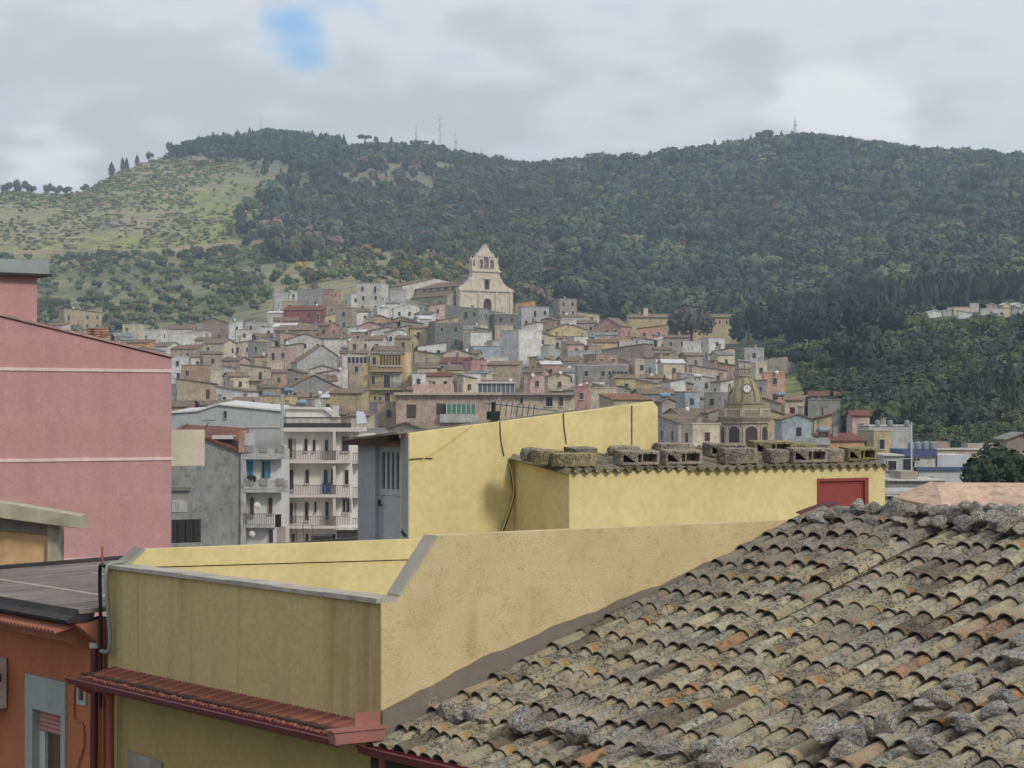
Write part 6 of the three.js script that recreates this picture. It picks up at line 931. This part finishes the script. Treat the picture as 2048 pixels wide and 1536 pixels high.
// ================================================================ trees on the skyline and in the valley
{
  const R = (px, h, w, s, label, group, c = greens.dark) => tree(s === 'flat' ? 'umbrella_pine' : s === 'spire' ? 'cypress_tree' : 'ridge_tree', label, px, ridgeD(px) - 4, h, w, s, c, group);
  R(730, 10, 10, 'flat', 'lone umbrella pine with flat dark crown on the bare ridge', null); R(752, 9, 6, 'round', 'bushy dark tree beside the lone umbrella pine on the ridge', null);
  R(667, 9, 1.6, 'spire', 'thin single cypress at the edge of the dark ridge wood', null); R(782, 8, 3.4, 'spire', 'small pointed tree on the ridge road between pine and masts', null);
  R(827, 8, 7, 'round', 'round dark tree at the foot of the guyed lattice mast', null); R(846, 7, 9, 'flat', 'low spreading pine between two lattice masts', null); R(866, 9, 4.4, 'spire', 'cone-shaped tree next to the tallest ridge mast', null);
  for (const [px, h, w, s] of [[932, 9, 9, 'round'], [948, 10, 9, 'round'], [966, 9, 8, 'round'], [984, 8, 5, 'spire'], [998, 11, 9, 'round'], [1022, 9, 6, 'spire'], [1040, 10, 8, 'round'], [1056, 9, 10, 'round'], [1076, 7, 8, 'round']]) R(px, h, w, s, 'tree in the clump along the ridge below the masts', 'ridge trees below the masts');
  for (const [px, h, w, s] of [[1102, 7, 12, 'flat'], [1128, 8, 2.4, 'spire'], [1140, 7, 5, 'round'], [1158, 9, 8, 'round'], [1193, 10, 5, 'round'], [1215, 10, 6, 'spire'], [1230, 7, 1.8, 'spire']]) R(px, h, w, s, 'tree standing on the bare saddle of the ridge', 'trees on the ridge saddle');
  R(1291, 10, 7, 'flat', 'slender umbrella pine with see-through crown on the ridge saddle', null, greens.olive);
  for (const [px, h, w, s] of [[1318, 9, 9, 'round'], [1348, 8, 7, 'round'], [1384, 8, 3, 'spire'], [1400, 9, 8, 'round'], [1420, 13, 9, 'round'], [1443, 11, 9, 'round'], [1481, 13, 9, 'round'], [1510, 12, 9, 'flat'], [1527, 17, 13, 'flat'], [1545, 10, 8, 'round'], [1564, 15, 5, 'spire'], [1580, 12, 7, 'round']]) R(px, h, w, s, 'tree on the climb to the wooded hilltop by its mast', 'trees climbing to the hilltop mast');
  for (const [px, h, w, s] of [[1604, 12, 9, 'round'], [1622, 11, 8, 'round'], [1638, 13, 8, 'round'], [1664, 10, 9, 'round'], [1690, 10, 11, 'round'], [1718, 11, 12, 'round'], [1748, 9, 10, 'round'], [1770, 9, 10, 'round'], [1792, 11, 4, 'spire'], [1806, 10, 8, 'round'], [1822, 12, 4, 'spire'], [1845, 10, 4, 'spire'], [1862, 9, 9, 'round'], [1890, 9, 10, 'round'], [1925, 15, 14, 'round'], [1958, 12, 11, 'round'], [1990, 10, 10, 'round'], [2012, 12, 9, 'round'], [2040, 10, 10, 'round']]) R(px, h, w, s, 'crown on the skyline of the wooded hill past its mast', 'skyline trees of the wooded hill');
  for (const [px, h, w, s] of [[12, 9, 12, 'round'], [40, 11, 9, 'round'], [62, 9, 9, 'round'], [94, 10, 7, 'round'], [112, 8, 7, 'round'], [130, 6, 10, 'round'], [165, 6, 9, 'round']]) R(px, h, w, s, 'tree on the low end of the ridge beyond the sunlit grass slope', 'trees on the low end of the ridge', greens.olive);
  for (const [px, h, w, s] of [[222, 12, 6, 'spire'], [244, 12, 4, 'spire'], [252, 10, 4, 'spire'], [273, 9, 4, 'spire'], [299, 8, 6, 'round']]) R(px, h, w, s, 'cypress on the bare shoulder of the grassy hill', 'cypresses on the grassy shoulder');
  for (const [px, h, w, s] of [[338, 11, 9, 'round'], [362, 9, 12, 'round'], [398, 9, 9, 'round'], [420, 11, 6, 'round'], [446, 12, 7, 'spire'], [474, 12, 9, 'spire'], [505, 12, 9, 'round'], [528, 13, 12, 'round'], [550, 12, 10, 'round'], [575, 11, 9, 'spire'], [606, 13, 6, 'spire'], [624, 12, 5, 'spire'], [642, 13, 6, 'spire'], [655, 12, 6, 'spire']]) R(px, h, w, s, 'tree in the dark wood on the ridge top by the short mast', 'trees of the ridge-top wood', px < 430 ? greens.olive : greens.dark);
  // valley side
  const V = (name, label, px, py, h, w, s, c, group) => { let D = 300; while (D < 900 && rowOf(ground(px, D), D) > py) D += 2; return tree(name, label, px, D, h, w, s, c, group); };
  V('dark_tree', 'broad dark evergreen rising from the middle of the bushy valley slope', 1712, 762, 12, 10, 'round', greens.dark); V('dark_tree', 'rounded dark tree just below the big evergreen on the valley slope', 1772, 784, 8.5, 8, 'round', [0.036, 0.04, 0.03]);
  V('dark_tree', 'blue-green round tree half way up the valley slope', 1850, 752, 6.5, 7, 'round', greens.blue); V('cypress_tree', 'thin cypress near the foot of the valley slope', 1974, 815, 8, 1.6, 'spire', greens.dark);
  V('cypress_tree', 'tall dark cypress at the foot of the valley slope', 2018, 838, 10, 3.4, 'spire', greens.dark); V('cypress_tree', 'bushy cypress beside the thin cypress at the slope foot', 1945, 822, 7, 4.6, 'spire', greens.dark);
  for (const [px, py, h, w] of [[1460, 682, 9, 8], [1498, 690, 13, 11], [1535, 696, 14, 12], [1572, 700, 12, 10], [1606, 704, 12, 10], [1640, 700, 13, 11], [1672, 694, 13, 11], [1704, 690, 12, 10], [1738, 686, 12, 9], [1770, 684, 12, 10], [1800, 682, 10, 8]]) V('dark_tree', 'evergreen in the dark row along the road beyond the town', px, py, h, w, 'round', [0.028, 0.038, 0.026], 'dark trees along the valley road');
  V('bare_tree', 'large leafless grey-brown tree before the long cream building', 1384, 700, 15, 14, 'round', [0.12, 0.10, 0.085]); V('willow_tree', 'pale green rounded tree under the cemetery walls', 1850, 690, 8, 9, 'round', greens.light); V('willow_tree', 'bright green bushy tree below the cemetery chapels', 1975, 692, 8, 10, 'round', greens.light);
  V('autumn_tree', 'yellow autumn tree on the slope behind the church nave', 800, 563, 9, 10, 'round', greens.yellow); V('autumn_tree', 'grey-green spreading tree above the yellow autumn tree', 833, 548, 11, 12, 'round', greens.olive); V('autumn_tree', 'golden bush growing right behind the stone church apse', 840, 570, 7, 9, 'round', greens.yellow);
  // big pine by the white block
  const pd = 150, px = 1998, gx = thing('pine_tree', 'broad dark pine beside the white block with the blue band', 'tree', new THREE.Vector3((px - PCX) / FPX * pd, ground(px, pd), -pd)); const topY = at(px, 893, pd).y, hh = topY - ground(px, pd);
  part(gx, 'trunk', rod([0, -1, 0], [0.2, hh * 0.8, 0], 0.35, 10, 0.18), barkMat); for (const [dx, dz, r, y] of [[0, 0, 3.4, 0.88], [-1.3, 0.6, 2.0, 0.84], [1.4, -0.5, 2.4, 0.87]]) { const cr = shade(new THREE.Mesh(CROWNX.round[1], leafMat(new THREE.Color().setRGB(0.034, 0.046, 0.024)))); cr.name = 'crown'; cr.scale.set(r * 1.35, r * 1.3, r * 1.35); cr.position.set(dx, hh * y - r * 0.82, dz); gx.add(cr); }
}
// ================================================================ masts on the ridge
function mast(label, px, top, w, red) {
  const D = ridgeD(px) - 2, y0 = ground(px, D), h = at(px, top, D).y - y0, t = thing('lattice_mast', label, 'mast', new THREE.Vector3((px - PCX) / FPX * D, y0, -D));
  const wm = clay('#cfd2d2', null, { roughness: 0.5 }), rm = clay('#b0574c', null, { roughness: 0.5 }), n = Math.max(3, Math.round(h / 4));
  for (let k = 0; k < n; k++) { const a = k / n * h * 0.86, b = (k + 1) / n * h * 0.86, wa = w * (1 - 0.5 * k / n), wb = w * (1 - 0.5 * (k + 1) / n), L = []; for (const [sx, sz] of [[-1, -1], [1, -1], [1, 1], [-1, 1]]) L.push(rod([sx * wa, a, sz * wa], [sx * wb, b, sz * wb], 0.2, 5)); L.push(rod([-wa, a, wa], [wb, b, wb], 0.14, 4), rod([wa, a, wa], [-wb, b, wb], 0.09, 4), rod([-wa, a, -wa], [wb, b, -wb], 0.09, 4)); part(t, 'lattice_section', join(L), red && k % 2 ? rm : wm); }
  part(t, 'antenna', rod([0, h * 0.84, 0], [0, h, 0], 0.24, 6), wm);
  for (let k = 0; k < Math.min(5, Math.round(h / 7)); k++) { const g = new THREE.CylinderGeometry(0.9, 0.9, 0.7, 12); g.rotateX(Math.PI / 2); g.translate((k % 2 ? 1 : -1) * w * 0.9, h * (0.3 + 0.13 * k), w + 0.4); part(t, 'dish', g.toNonIndexed(), wm); }
}
mast('short pale mast rising from the dark ridge-top wood', 521, 234, 0.7); mast('thin pale lattice mast above the round ridge tree', 832, 246, 0.8); mast('tallest pale lattice mast on the ridge', 880, 226, 1.0); mast('red and white mast with dishes next to the tallest one', 911, 267, 1.1, true); mast('red and white mast on top of the wooded hill', 1591, 231, 1.1, true); mast('tiny white mast past the clump of ridge trees', 963, 294, 0.5);
renderer.render(scene, camera);
